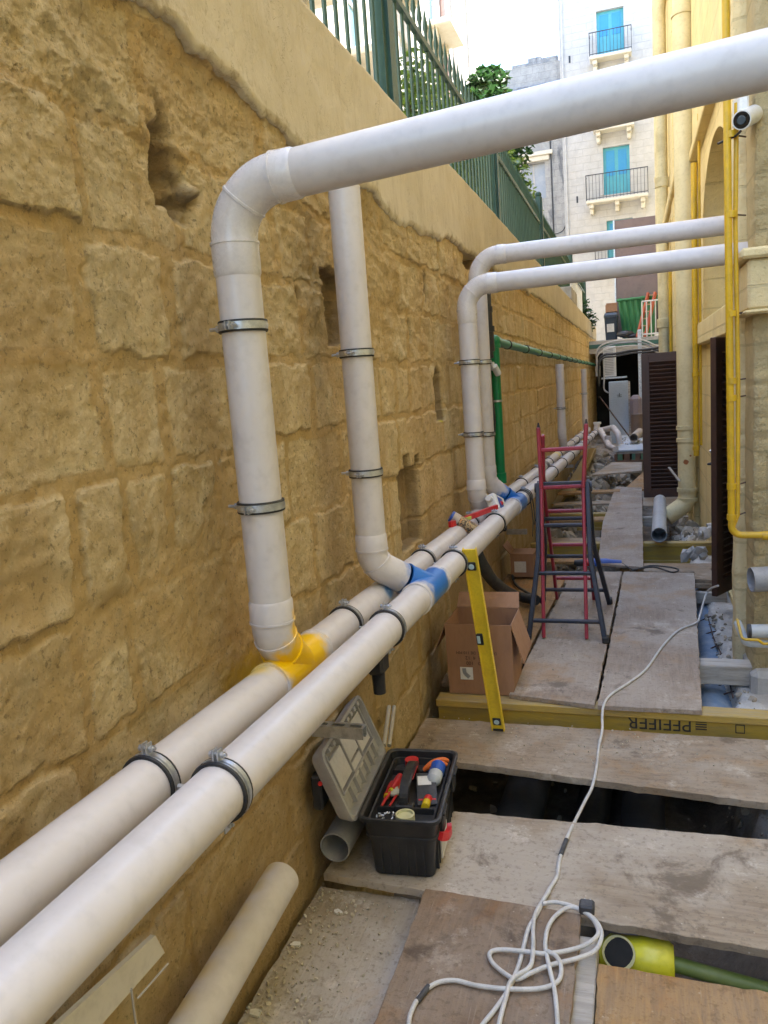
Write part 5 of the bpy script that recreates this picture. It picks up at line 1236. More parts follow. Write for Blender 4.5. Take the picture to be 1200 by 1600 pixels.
# yellow gas pipes
gp = thing('gas_pipe', 'yellow gas pipe running down the pier edge and turning right near its foot', 'gas pipe', (.5, 4.5, .6))
GY = 4.20; xg = at(1143, 600, Y=GY).x
pb = at(1152, 836, Y=GY); xt_ = at(1134, 0, Y=GY); pts = fillet([(xt_.x - .02, GY, xt_.z + 2), (xt_.x, GY, xt_.z), (xg, GY, pb.z), (1.4, GY, pb.z - .01)], .05)
MB().tube(pts, .0175, 16).build('main_run', m_ypipe, gp)
MB().tube([(xg + .026, GY + .02, at(1145, 160, Y=GY).z), (xg + .020, GY + .02, at(1145, 350, Y=GY).z), (xg + .032, GY + .02, at(1147, 600, Y=GY).z), (xg + .030, GY + .02, pb.z + .10), (xg + .01, GY + .01, pb.z + .05)], .011, 12).build('second_run', m_ypipe, gp)
for py in (210, 335, 490, 595, 622, 760, 808):
    z = at(1143, py, Y=GY).z; k = MB(); k.tube([(xg, GY, z - .015), (xg, GY, z + .015)], .023, 16); k.build('socket', m_ypipe, gp)
    MB().tube([(xg, GY, z), (xg + .075, GY + .10, z + .004)], .004, 8).build('wall_hook', m_iron, gp)
k = MB(); k.tube([(.60, GY, pb.z - .004), (.63, GY, pb.z - .004)], .023, 16); k.build('socket', m_ypipe, gp)
def vpipe(name, px, py0, py1, Y, r, mat, label, X=None, sock=(), cat='gas pipe', z1=None):
    a = at(px[0], py0, Y=Y) if X is None else at(px[0], py0, X=X); b = at(px[1], py1, Y=a.y)
    if z1: a.z = z1
    t = thing(name, label, cat, (b.x, a.y, b.z)); x = b.x
    k = MB(); k.tube([(x, a.y, a.z), (x, a.y, b.z)], r, 18); k.build('pipe_barrel', mat, t)
    for s_ in sock:
        z = at(px[1], s_, Y=a.y).z; k = MB(); k.tube([(x, a.y, z - r * .9), (x, a.y, z - r * .8), (x, a.y, z + r * .8), (x, a.y, z + r * .9)], [r, r * 1.25, r * 1.25, r], 18); k.build('socket', mat, t)
    return t, Vector((x, a.y, b.z))
t, e = vpipe('gas_pipe', (1082, 1088), 255, 712, 8.0, .026, m_ypipe, 'yellow gas pipe just right of the big cream downpipe', sock=(350, 585, 700))
MB().tube([e + Vector((.045, 0, .1)), e + Vector((.045, 0, 3.1))], .012, 10).build('thin_run', m_ypipe, t)
vpipe('gas_pipe', (1053, 1058), 370, 560, 11.9, .034, m_ypipe, 'yellow gas pipe left of the big cream downpipe, above the far louvred door', sock=(445,))
vpipe('gas_pipe', (1046, 1049), 395, 560, 12.9, .026, m_ypipe, 'thinnest yellow gas pipe, farthest left on the cream building', sock=())
# big cream downpipe with swan foot
c0 = at(1074, 770, Y=8.8); t = thing('downpipe', 'thick cream painted downpipe with chipped paint and a curved foot', 'downpipe', (c0.x, 8.8, .1))
m_cream_chip = M('chipped_cream_downpipe_paint', (.72, .62, .36), (.64, .54, .30), scale=4, rough=.5, bump=.001, bscale=30, spots=[(tuple(at(1072, 722, Y=8.72)), .028, (.30, .10, .03), .3, 30, .5), (tuple(at(1078, 712, Y=8.72)), .014, (.30, .10, .03), .3, 30, .5)])
pts = fillet([(c0.x, 8.8, 12), (c0.x, 8.8, at(1074, 785, Y=8.8).z), (c0.x - .22, 8.75, at(1056, 800, Y=8.8).z - .05)], .16)
MB().tube(pts, .093, 28).build('pipe_barrel', m_cream_chip, t)
for py in (668, 687, 765, 780, 130, 20):
    z = at(1074, py, Y=8.8).z; MB().tube([(c0.x, 8.8, z - .022), (c0.x, 8.8, z - .02), (c0.x, 8.8, z + .02), (c0.x, 8.8, z + .022)], [.094, .105, .105, .094], 28).build('socket_ring', m_cream, t)
vpipe('downpipe', (1036, 1038), 60, 552, 13.6, .085, m_cream, 'cream downpipe on the far part of the cream building, left of the yellow gas pipes', sock=(285, 505), cat='downpipe', z1=13)
vpipe('downpipe', (1026, 1030), 60, 420, 15.2, .05, m_cream, 'slim cream downpipe at the far corner of the cream building', sock=(280,), cat='downpipe', z1=13)
t, e = vpipe('conduit', (1072, 1074), 160, 300, 9.4, .014, m_white, 'thin pale conduit high on the cream building beside the big downpipe', sock=(), cat='conduit')
# small pipes at the foot of the pier
c = at(1183, 902, Y=4.15); solo('pipe_stub', MB().pipe([(c.x - .035, 4.10, c.z), (c.x + .5, 4.2, c.z + .01)], .062, seg=24, depth=.2), m_greypl, 'grey plastic pipe stub by the stone pier, upper of the two at the right edge', 'pipe stub')
c = at(1172, 986, Y=4.1); t = thing('pipe_stub', 'small grey pipe with a black end cap by the stone pier, right edge', 'pipe stub', (c.x, 4.1, c.z))
MB().tube([(c.x, 4.1, c.z), (c.x + .5, 4.15, c.z)], .034, 20).build('pipe_barrel', m_greyp, t); MB().tube([(c.x - .012, 4.1, c.z), (c.x + .004, 4.1, c.z)], .036, 20).build('end_cap', m_blackpl, t)
k = MB(); k.tube(fillet([at(1152, 972, Y=4.2), at(1165, 1003, Y=4.12), at(1172, 1005, Y=4.12), at(1240, 1008, Y=4.12)], .03), .020, 14)
solo('water_pipe', k, m_greyp, 'grey pipe bending along the dusty ledge below the pier', 'water pipe')
k = MB(); k.tube(fillet([at(1152, 968, Y=4.2), at(1160, 999, Y=4.05), at(1185, 1000, Y=4.05), at(1192, 1006, Y=4.05), at(1240, 1006, Y=4.05)], .02), .007, 10)
solo('gas_pipe', k, m_ypipe, 'thin yellow orange pipe low over the dusty ledge at the right edge', 'gas pipe')
# reinforcement mesh in the broken edge
k = MB()
rmesh = thing('wire_mesh', 'rusty wires poking out of the broken white concrete edge beside the blue pipe', 'wire mesh', (.45, 4.8, -.3))
for i in range(14):
    y = 4.35 + i * .10; z = -.24 + math.sin(i * 2.1) * .02; k.tube(smoothpath([(.34 + .02 * math.sin(i), y, z - .05), (.42, y + .02, z + .03), (.53, y + .03 * math.sin(i * 3), z + .08)], 3), .0042, 6)
for j in range(3):
    k.tube(smoothpath([(.37 + j * .05, 4.25, -.25 + j * .04), (.38 + j * .05, 4.8, -.24 + j * .04), (.36 + j * .05, 5.2, -.24 + j * .04), (.37 + j * .05, 5.75, -.26 + j * .04)], 4), .0042, 6)
k.build('wires', m_iron, rmesh)
k = MB()
for i in range(6):
    y = 3.55 + i * .09; k.tube(smoothpath([(.36, y, -.28), (.45, y + .03, -.22), (.55, y - .02, -.2)], 3), .006, 6)
k.build('wires', m_iron, rmesh)

# security camera
c = at(1162, 186, Y=4.15); t = thing('security_camera', 'white bullet security camera with a black lens face on the pier, top right', 'security camera', c)
ax = Vector((-.40, -.85, -.32)).normalized(); MB().tube([c + ax * .03, c - ax * .14, c - ax * .16], [.042, .042, .03], 28).build('camera_body', m_white, t)
lens = MB(); lens.tube([c + ax * .0305, c + ax * .032], [.037, .035], 28); l_ = lens.build('lens_face', M('black_lens_face', (.012, .011, .011), rough=.3), t)
MB().tube([c + ax * .033, c + ax * .037], [.020, .018], 20).build('lens', m_window, l_)
MB().box((c.x - .02, c.y + .05, c.z + .03), (c.x + .03, c.y + .26, c.z + .16), .008).build('mount', m_white, t)
MB().tube([c + Vector((-.012, 0, -.05)), c + Vector((-.03, .03, -.06)), c + Vector((-.10, .1, -.065))], .006, 8).build('cable', m_blackpl, t)

# ============================================================ LOUVRED DOORS
def louver_door(label, hinge, ang, W_, H_, z0, handle=True, tilt=50, sw=.034, back=False):
    """hinge at origin, leaf extends along +x locally"""
    t = thing('louvred_door', label, 'door', (hinge[0], hinge[1], z0), rotz=ang); s_ = .09; th = .04
    k = MB(); k.box((0, -th / 2, 0), (s_, th / 2, H_), .003); k.build('stile', m_brown, t, local=True)
    k = MB(); k.box((W_ - s_, -th / 2, 0), (W_, th / 2, H_), .003); k.build('stile', m_brown, t, local=True)
    k = MB(); k.box((s_, -th / 2 + .001, 0), (W_ - s_, th / 2 - .001, .11), .002); k.build('bottom_rail', m_brown, t, local=True)
    k = MB(); k.box((s_, -th / 2 + .001, H_ - .10), (W_ - s_, th / 2 - .001, H_), .002); k.build('top_rail', m_brown, t, local=True)
    k = MB(); z = .13; 
    while z < H_ - .125:
        m = Matrix.Translation((0, 0, z)) @ Matrix.Rotation(R_(tilt), 4, 'X'); k.box((s_, -sw, -.004), (W_ - s_, sw, .004), 0, m); z += .049
    k.build('louvre_panel', m_brown, t, local=True)
    if back: MB().box((s_ + .001, -.002, .112), (W_ - s_ - .001, .002, H_ - .102)).build('back_panel', m_brown, t, local=True)
    k = MB(); k.box((W_ - .065, -.028, H_ * .46), (W_ - .028, -.0195, H_ * .56), .002); hp = k.build('handle_plate', m_zinc if not handle else m_blackpl, t, local=True)
    k = MB(); k.tube([(W_ - .046, -.028, H_ * .52), (W_ - .046, -.06, H_ * .52), (W_ - .13, -.065, H_ * .52)], .008, 10); k.build('handle', m_blackpl, hp, local=True)
    k = MB(); k.tube([(W_ - .046, -.028, H_ * .57), (W_ - .046, -.045, H_ * .57)], .012, 12); k.build('lock_cylinder', m_zinc, hp, local=True)
    return t
tl_ = at(1003, 553, Y=10.07); br_ = at(1009, 778, Y=10.07)
louver_door('dark brown louvred door standing open across the trench behind the thick cream downpipe', (.58, 10.12), R_(180) , .58 - tl_.x + .01, tl_.z - br_.z + .0, br_.z)
na = at(1114, 527, Y=5.62); nb = at(1121, 932, Y=5.62)
hx, hy_ = .88, 6.25; an = math.atan2(5.62 - hy_, na.x - hx)
louver_door('dark brown louvred door seen nearly edge on beside the pier', (hx, hy_), an, math.hypot(5.62 - hy_, na.x - hx), na.z - nb.z, nb.z, True, tilt=38, sw=.030, back=True)
k = MB(); k.tube([at(1110, 735, Y=5.6), at(1098, 737, Y=5.58), at(1096, 737, Y=5.55)], .012, 8)
# scrap of wood leaning at door, white vertical trim by wall
solo('wood_scrap', MB().obox(at(1062, 752, Y=8.6), at(1045, 730, Y=8.7), .03, .008), m_timber_w, 'splintered wood scrap leaning on the thick cream downpipe', 'wood scrap')
solo('plaster_lump', (lambda k: ([rock(k, at(1095 + i * 6, 835 - i * 3, Y=7.2 + .05 * i), .06, rr) for i in range(4)], k)[1])(MB()), m_conc, 'white lump of set plaster at the end of the second yellow beam', 'lump')
solo('plaster_lump', (lambda k: ([rock(k, at(1070 + i * 7, 868 - (i % 2) * 5, Y=6.75), .07, rr) for i in range(5)], k)[1])(MB()), m_conc, 'white rough plaster lumps in the gap just before the crossing plank', 'lump')

# ============================================================ FAR END OF THE TRENCH
FE = 21.0
def fa(px, py, Y=FE): return at(px, py, Y=Y)
deckz = fa(1000, 527).z
dk = thing('deck_bridge', 'grey street level deck spanning the far end of the trench, with clutter and railing above', 'deck', (0, FE, deckz - .2))
k = MB(); k.box((-1.62, FE, deckz - .10), (3, FE + 3.5, deckz + .0)); k.build('slab', m_conc, dk)
k = MB(); k.box((-1.6, FE - .06, deckz - .32), (3, FE - .002, deckz - .2)); k.build('edge_beam', m_timber_w, dk)
k = MB(); k.box((-1.6, FE - .03, deckz - .19), (3, FE - .004, deckz - .09)); k.build('edge_beam', M('green_edge_beam', (.06, .16, .12), rough=.5), dk)
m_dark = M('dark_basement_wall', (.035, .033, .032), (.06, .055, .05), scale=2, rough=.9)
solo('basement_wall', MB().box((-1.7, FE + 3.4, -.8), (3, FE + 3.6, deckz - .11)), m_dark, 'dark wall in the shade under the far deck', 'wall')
solo('side_wall', MB().box((-1.35, 20.2, -.8), (-1.09, FE + 3.4, deckz + .6), .01), M('grey_brown_render', (.17, .14, .11), (.12, .10, .08), scale=2, rough=.9, bump=.01, bscale=10), 'dull brown rendered wall continuing past the end of the stone wall', 'wall')
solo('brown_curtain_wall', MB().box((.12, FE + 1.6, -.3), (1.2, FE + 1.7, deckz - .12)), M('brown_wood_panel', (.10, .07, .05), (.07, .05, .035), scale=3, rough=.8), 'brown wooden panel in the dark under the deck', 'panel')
# steel post
a = fa(999, 515, 20.4); b = fa(1007, 735, 19.0); MBp = MB().box((a.x - .045, 20.36, -.3), (a.x + .045, 20.45, a.z), .004)
solo('steel_post', MBp, m_zinc, 'grey galvanised steel post supporting the far deck', 'post')
# AC unit
a = fa(942, 542, 20.3); b = fa(963, 588, 20.3); t = thing('air_conditioner', 'white air conditioner outdoor unit on a bracket at the far end', 'air conditioner', ((a.x + b.x) / 2, 20.5, b.z))
MB().box((a.x, 20.3, b.z), (b.x, 20.62, a.z), .012).build('casing', m_white, t)
k = MB(); 
for i in range(16): z = b.z + .06 + i * (a.z - b.z - .14) / 15; k.box((a.x + .03, 20.292, z), (b.x - .06, 20.299, z + .012))
k.build('grille', m_greypl, t); k = MB(); k.box((a.x - .05, 20.2, b.z - .05), (b.x + .25, 20.7, b.z - .012)); k.build('shelf', m_zinc, t)
# cabinet
a = fa(951, 597, 19.2); b = fa(983, 690, 19.2); t = thing('slatted_cabinet', 'tall pale blue white slatted metal cabinet standing under the far deck', 'cabinet', ((a.x + b.x) / 2, 19.3, b.z - .1))
m_cabin = M('pale_blue_cabinet', (.46, .53, .60), (.40, .47, .54), scale=3, rough=.5)
MB().box((a.x, 19.2, b.z - .1), (b.x, 19.62, a.z), .006).build('casing', m_cabin, t)
k = MB(); zz_ = b.z + (a.z - b.z) * .42
while zz_ < a.z - .03: k.box((a.x + .02, 19.188, zz_), (b.x - .02, 19.199, zz_ + .02)); zz_ += .045
k.build('slats', m_cabin, t); MB().box((b.x + .001, 19.21, b.z - .1), (b.x + .05, 19.6, a.z - .02)).build('side_panel', m_timber_w, t)
k = MB(); ctr = Vector((a.x * .45 + b.x * .55, 19.186, a.z - .32)); 
for q in ((-.05, 0, .05, 0), (0, -.03, 0, .05), (-.05, -.04, .05, -.04)): k.tube([ctr + Vector((q[0], 0, q[1])), ctr + Vector((q[2], 0, q[3]))], .006, 6)
k.build('mark', m_blackink, t)
solo('steel_rod', MB().tube([fa(937, 620, 18.8), fa(984, 683, 17.8)], .016, 8), m_iron, 'thin dark rod leaning diagonally in front of the blue white cabinet', 'rod')
k = MB(); k.box((at(984, 640, Y=18.9).x, 18.9, .3), (at(1003, 640, Y=18.9).x, 19.5, at(990, 618, Y=19).z), .08); solo('covered_bundle', k, M('mauve_sheet', (.26, .21, .22), (.2, .17, .18), scale=3, rough=.8, bump=.01, bscale=6), 'mauve covered bundle standing right of the blue white cabinet', 'bundle')
k = MB(); c = at(995, 665, Y=17.8); k.tube([(c.x, 17.8, c.z - .3), (c.x, 17.8, c.z + .25)], .12, 18); solo('tube_drum', k, M('brown_drum', (.16, .11, .08), rough=.7), 'brown cylindrical drum in the shade beside the mauve bundle', 'drum')
# pallet with sheet
pa = at(955, 722, Y=15.2); x0, x1 = -.36, .16; t = thing('pallet', 'wooden pallet with green blocks carrying a pale blue sheet at the far end', 'pallet', (-.1, 15.6, .0)); zt = at(975, 706, Y=15.2).z
k = MB(); k.box((x0, 15.2, zt - .04), (.30, 16.6, zt)); k.build('top_boards', m_timber_w, t)
for x in (x0 + .04, x0 + .30, .1): MB().box((x, 15.21, zt - .16), (x + .09, 15.34, zt - .041)).build('block', M('green_block', (.10, .22, .14), rough=.6), t)
k = MB(); k.box((x0, 15.2, zt - .20), (.30, 16.6, zt - .161)); k.build('bottom_boards', M('brown_board', (.20, .11, .07), rough=.7), t)
k = MB(); k.box((x0 - .02, 15.2, zt - .16), (x0 + .03, 15.3, zt - .041)); k.box((x0 + .16, 15.205, zt - .16), (x0 + .26, 15.3, zt - .041)); k.box((.0, 15.205, zt - .16), (.08, 15.3, zt - .041)); k.build('stringer', M('brown_board', (.2, .11, .07)), t)
solo('blue_sheet', MB().box((x0 + .01, 15.17, zt + .003), (.30, 18.6, zt + .04), .008), M('pale_blue_sheet', (.42, .50, .60), (.5, .54, .6), scale=5, rough=.7, dust=.5), 'pale blue dusty sheet lying on the far pallet', 'sheet')
k = MB()
for i in range(60): rock(k, (rr.uniform(-.35, .25), rr.uniform(16.2, 18), zt + .05), rr.uniform(.01, .035), rr)
struct('plaster_debris', k, m_conc, 'stuff')
# bundle of cables across the far end
cg = 'cables looping across the far end of the trench'
for i, (r, mt, dz, lb_) in enumerate(((.018, m_cable, 0, 'uppermost pale cable looping across the far end below the deck'), (.015, m_greypl, -.07, 'grey cable looping just under the uppermost pale one at the far end'), (.014, m_cable, -.15, 'third pale cable of the bundle at the far end'))):
    k = MB(); pts = [(934, 570), (932, 552), (938, 541), (955, 534), (975, 531), (995, 530), (1010, 533), (1025, 540), (1040, 541)]
    k.tube(smoothpath([fa(x, y, 19.6) + Vector((0, -.04 * i, dz)) for x, y in pts], 5), r, 8); solo('loop_cable', k, mt, lb_, 'cable', cg)
for i, dz in enumerate((0, -.06)):
    k = MB(); pts = [(936, 600), (936, 566), (944, 555), (960, 553), (985, 548), (1010, 546), (1040, 541)]
    k.tube(smoothpath([fa(x, y, 19.4) + Vector((0, -.04 * i, dz)) for x, y in pts], 5), .028 - .008 * i, 8); solo('loop_cable', k, m_hose, ['thick black cable crossing in front of the air conditioner', 'thinner black cable just under the thick one, in front of the air conditioner'][i], 'cable', cg)
k = MB(); k.tube(smoothpath([fa(x, y, 19.5) for x, y in ((943, 560), (944, 590), (944, 608), (951, 614))], 5), .018, 8); solo('loop_cable', k, m_cable, 'pale cable hanging down left of the air conditioner to the cabinet', 'cable', cg)
k = MB(); k.tube([fa(934, 572, 19.7), fa(934, 588, 19.7)], .06, 12); solo('junction_box', k, m_greyp, 'small grey junction tube at the end of the green pipe', 'junction box')

# above the deck
pl = fa(960, 345, 22.5); pr = fa(1028, 340, 22.5); pb2 = fa(1000, 470, 22.5)
t = thing('site_hoarding', 'tall mauve brown site panel standing above the green skip', 'panel', ((pl.x + pr.x) / 2, 22.55, pb2.z - .9))
m_mauve = M('mauve_brown_panel', (.20, .15, .155), (.17, .13, .135), scale=1.2, rough=.6)
MB().box((pl.x, 22.5, pb2.z - .9), (pr.x - .02, 22.56, pl.z), .004).build('panel_sheet', m_mauve, t); MB().box((pl.x - .04, 22.48, pb2.z - .9), (pl.x - .001, 22.58, pl.z + .01)).build('frame_post', m_zinc, t); MB().box((pr.x - .019, 22.48, pb2.z - .9), (pr.x + .05, 22.58, pl.z)).build('frame_post', m_timber_w, t)
a = fa(965, 468, 21.9); b = fa(1012, 462, 21.9); t = thing('skip_container', 'green tarpaulin covered skip standing on the far deck', 'skip', ((a.x + b.x) / 2, 22.1, deckz)); m_tarp = M('green_tarpaulin', (.04, .19, .07), (.06, .24, .10), scale=2.5, rough=.55, bump=.03, bscale=4, stretch=(2, 2, .6))
k = MB(); n_ = 26; V = []; 
for j, z in enumerate(np.linspace(deckz + .06, a.z, 8)):
    for i in range(n_):
        x = a.x + (b.x + .25 - a.x) * i / (n_ - 1); V.append((x + (.12 - .12 * j / 7) * (1 - 2 * i / (n_ - 1)), 21.9 + .03 * math.sin(i * 1.7 + j * .5), z + (.03 * math.sin(i * .9) if j == 7 else 0)))
k.add(V, [(j * n_ + i, j * n_ + i + 1, (j + 1) * n_ + i + 1, (j + 1) * n_ + i) for j in range(7) for i in range(n_ - 1)], True); k.box((a.x + .1, 21.98, deckz + .05), (b.x + .15, 22.45, a.z - .03)); k.build('tarpaulin', m_tarp, t)
k = MB(); k.tube([(a.x - .03, 21.88, a.z - .03), (b.x + .25, 21.88, a.z - .01)], .035, 10); k.build('rim', m_tarp, t)
a = fa(944, 497, 21.6); b = fa(966, 534, 21.6); t = thing('wheeled_bin', 'dark blue wheeled bin with a white notice standing left of the green skip', 'bin', ((a.x + b.x) / 2, 21.8, deckz)); m_bin = M('dark_blue_bin', (.02, .035, .06), (.03, .045, .07), rough=.45)
k = MB(); loft(k, [[(x, y, z) for x, y in rrect((b.x - a.x) / 2 * f, .25 * f, .04, 4, (a.x + b.x) / 2, 21.85)] for z, f in ((deckz, .84), (a.z, 1.0))]); k.build('bin_body', m_bin, t)
k = MB(); loft(k, [[(x, y, z) for x, y in rrect((b.x - a.x) / 2 * f, .27 * f, .04, 4, (a.x + b.x) / 2, 21.85)] for z, f in ((a.z + .001, 1.08), (a.z + .06, 1.08), (a.z + .12, .9))]); k.build('bin_lid', m_bin, t)
c = fa(954, 512, 21.59); MB().box((c.x - .09, 21.588, c.z - .11), (c.x + .09, 21.595, c.z + .1)).build('notice', m_paper, t)
a = fa(946, 487, 21.9); b = fa(964, 475, 21.9); solo('cardboard_box', MB().box((a.x, 21.9, a.z - .02), (b.x, 22.2, b.z), .004).box((a.x + .02, 21.89, b.z + .001), (b.x - .01, 21.94, b.z + .04)), m_card, 'brown cardboard box perched above the dark blue wheeled bin', 'cardboard box')
# orange ladder
t = thing('wooden_ladder', 'orange red wooden ladder leaning by the green skip behind the white railing', 'ladder', fa(1000, 525, 21.4)); m_ol = M('orange_red_ladder', (.42, .09, .04), (.34, .06, .03), rough=.6)
A1, B1, A2, B2 = fa(996, 527, 21.3), fa(1013, 458, 21.8), fa(1008, 527, 21.3), fa(1024, 457, 21.8)
MB().obox(A1, B1, .05, .09).build('rail', m_ol, t); MB().obox(A2, B2, .05, .09).build('rail', m_ol, t)
for q in (.1, .26, .42, .58, .74, .95): MB().obox(A1 + (B1 - A1) * q, A2 + (B2 - A2) * q, .03, .03).build('rung', M('pale_wood_rung', (.45, .30, .18), rough=.7), t)
solo('debris_bags', (lambda k: (k.ball(fa(977, 522, 21.5), .16, 12, (1.4, .8, .6)), k.ball(fa(988, 525, 21.5), .13, 12, (1.2, .8, .5)), k)[2])(MB()), m_blackpl, 'black rubbish bags at the foot of the green skip', 'rubbish bags')
# white railing
def railing(label, P0, P1, h_, n, mat, r=.018, group=None):
    P0 = Vector(P0); P1 = Vector(P1); t = thing('white_railing', label, 'railing', P0, group)
    U = Vector((0, 0, h_)); MB().tube([P0 + U, P1 + U], r, 8).build('top_rail', mat, t); MB().tube([P0 + U * .08, P1 + U * .08], r, 8).build('bottom_rail', mat, t)
    for i in range(n): q = P0 + (P1 - P0) * i / (n - 1); MB().tube([q, q + U], r * .8, 6).build('bar', mat, t)
    return t
a = fa(1004, 527, 21.05); b = fa(1060, 520, 21.05); b.z = a.z; railing('white metal railing on the deck in front of the orange ladder', a, b, fa(1004, 471, 21.05).z - a.z, 9, m_white)
a = fa(928, 503, 20.6); railing('white metal railing on top of the side wall past the end of the green fence', (-1.22, 17.2, 2.95), (-1.22, 20.9, 2.95), .72, 9, m_white)
railing('taller white gate rail behind the low railing at the end of the green fence', (-1.5, 18.5, 2.95), (-1.5, 21.5, 2.95), 1.1, 6, m_white)

# ============================================================ STREET BUILDINGS
BY = 35.0
def xf_(px, py=200): return at(px, py, Y=BY).x
x0, x1 = -2.62, 1.9
wb = thing('white_building', 'tall pale stone apartment building with blue doors and iron balconies, end of street', 'building', (0, BY, 2.36))
doors = [((935, 88), (972, 10)), ((940, 196), (974, 128)), ((945, 305), (982, 225)), ((950, 405), (988, 340)), ((930, -40), (965, -110))]
holes = []; dd_ = []
for (lx, ly), (rx_, ry) in doors:
    a = at(lx, ly, Y=BY); b = at(rx_, ry, Y=BY); w_ = abs(b.x - a.x) if abs(b.x - a.x) > .5 else .95
    cx_ = (a.x + b.x) / 2; dd_.append((cx_ - .52, cx_ + .52, a.z, b.z)); holes.append([(cx_ - .52, a.z), (cx_ + .52, a.z), (cx_ + .52, b.z), (cx_ - .52, b.z)])
k = MB(); wall_holes(k, x0, x1, 2.36, 22, holes, lambda u, d, z: (u, BY + d, z), .22); k.box((x0, BY + .25, 2.36), (x1, BY + 8, 22)); k.add([(x0, BY, 2.36), (x0, BY + .25, 2.36), (x0, BY + .25, 22), (x0, BY, 22)], [(0, 1, 2, 3)]); k.build('front_wall', m_white_bldg, wb)
for i, (a, b, z0, z1) in enumerate(dd_):
    k = MB(); k.box((a - .14, BY - .04, z0), (a - .001, BY + .02, z1 + .14)); k.box((b + .001, BY - .04, z0), (b + .14, BY + .02, z1 + .14)); k.box((a, BY - .04, z1 + .001), (b, BY + .02, z1 + .14)); k.build('door_surround', m_white_bldg, wb)
    k = MB(); k.box((a, BY + .12, z0), (b, BY + .16, z1)); dr = k.build('balcony_door', m_bluewood, wb)
    c_ = (a + b) / 2
    for (p_, q_) in ((a + .12, c_ - .07), (c_ + .07, b - .12)):
        k = MB(); k.box((p_, BY + .105, z0 + .75), (q_, BY + .119, z1 - .12)); k.build('shutter_panel', m_bluewood2, dr)
        k = MB(); k.box((p_, BY + .107, z0 + .12), (q_, BY + .119, z0 + .62)); k.build('lower_panel', m_bluewood, dr)
m_iron2 = M('black_balcony_iron', (.03, .035, .045), (.05, .05, .055), rough=.5)
for i, (lx, rx_, py, hh) in enumerate(((921, 987, 88, .85), (929, 991, 200, .85), (916, 1013, 314, .98), (930, 1000, 408, .9))):
    a = at(lx, py, Y=BY - .6); b = at(rx_, py - 4, Y=BY - .6); z = a.z; a.x = min(a.x, dd_[i][0] - .25); 
    k = MB(); k.box((a.x, BY - .62, z - .12), (b.x, BY - .045, z), .02); k.build('balcony_slab', m_stonepale, wb)
    for q in np.linspace(a.x + .2, b.x - .2, 2 if i != 2 else 3):
        k = MB(); k.box((q - .09, BY - .5, z - .28), (q + .09, BY - .001, z - .121), .02); k.box((q - .08, BY - .3, z - .5), (q + .08, BY - .002, z - .281), .03); k.build('corbel', m_stonepale, wb)
    k = MB(); k.tube([(a.x, BY - .05, z + hh), (a.x, BY - .58, z + hh), (b.x, BY - .58, z + hh), (b.x, BY - .05, z + hh)], .02, 6); k.tube([(a.x, BY - .05, z + .06), (a.x, BY - .58, z + .06), (b.x, BY - .58, z + .06), (b.x, BY - .05, z + .06)], .015, 6)
    n_ = int((b.x - a.x) / .13)
    for j in range(n_ + 1): x = a.x + (b.x - a.x) * j / n_; k.box((x - .008, BY - .588, z), (x + .008, BY - .572, z + hh))
    for yy in (BY - .45, BY - .3, BY - .15): 
        for x in (a.x, b.x): k.box((x - .008, yy - .008, z), (x + .008, yy + .008, z + hh))
    k.build('balcony_railing', m_iron2, wb)
k = MB(); k.tube([(x0 + .12, BY - .06, 2.4), (x0 + .12, BY - .06, 21)], .04, 8); k.build('drain_pipe', m_white_bldg, wb)
k = MB()
for (px, py) in ((890, 93), (902, 312), (1026, 290)): c = at(px, py, Y=BY); k.box((c.x - .035, BY - .03, c.z - .13), (c.x + .035, BY - .001, c.z + .13))
k.build('wall_lamp', m_iron2, wb)

ob = thing('old_building', 'weathered grey building with stained cornice and one window, left of the white building', 'building', (-4.5, BY, 2.36))
zt = at(835, 103, Y=BY).z + .15; a = at(815, 312, Y=BY); b = at(850, 250, Y=BY)
k = MB(); ox0 = -12.0; wall_holes(k, ox0, x0 - .02, 2.36, zt, [[(a.x, a.z), (b.x, a.z), (b.x, b.z), (a.x, b.z)]], lambda u, d, z: (u, BY + .3 + d, z), .3); k.box((ox0, BY + .62, 2.36), (x0 - .02, BY + 8, zt)); k.build('front_wall', m_old_bldg, ob)
k = MB(); k.box((a.x, BY + .5, a.z), (b.x, BY + .55, b.z)); wn = k.build('window', M('pale_dirty_glass', (.30, .34, .40), (.40, .42, .45), scale=2, rough=.3), ob)
k = MB(); k.box(((a.x + b.x) / 2 - .03, BY + .47, a.z), ((a.x + b.x) / 2 + .03, BY + .499, b.z)); k.build('window_frame', m_white_bldg, wn)
k = MB(); k.box((a.x - .35, BY + .1, b.z + .25), (b.x + .35, BY + .298, b.z + .42), .02); k.box((a.x - .2, BY + .18, b.z + .05), (b.x + .2, BY + .299, b.z + .248), .02); k.build('window_hood', m_stonepale, ob)
m_black_stain = facade_material('black_stained_cornice', (.40, .40, .40), (.22, .23, .25), (.07, .08, .10), .2, .5, 1.0, 'XZ', .04)
for (dz, out, hh) in ((-1.25, .18, .12), (-1.1, .34, .16), (-.92, .22, .1)):
    k = MB(); k.box((ox0, BY + .3 - out, zt + dz), (x0 - .02, BY + .299, zt + dz + hh), .02); k.build('cornice', m_black_stain, ob)
k = MB(); r9 = random.Random(9); x = ox0
while x < x0 - .3: w_ = r9.uniform(.3, .7); k.box((x, BY + .3, zt + .001), (min(x + w_, x0 - .02), BY + .6, zt + r9.choice([.0, .12, .2, .28]) + .01), .01); x += w_ + .004
k.build('parapet_stones', m_black_stain, ob)
k = MB(); k.tube([(x0 - .5, BY + .22, 2.4), (x0 - .52, BY + .22, zt - .8)], .03, 8); k.build('drain_pipe', m_iron2, ob)
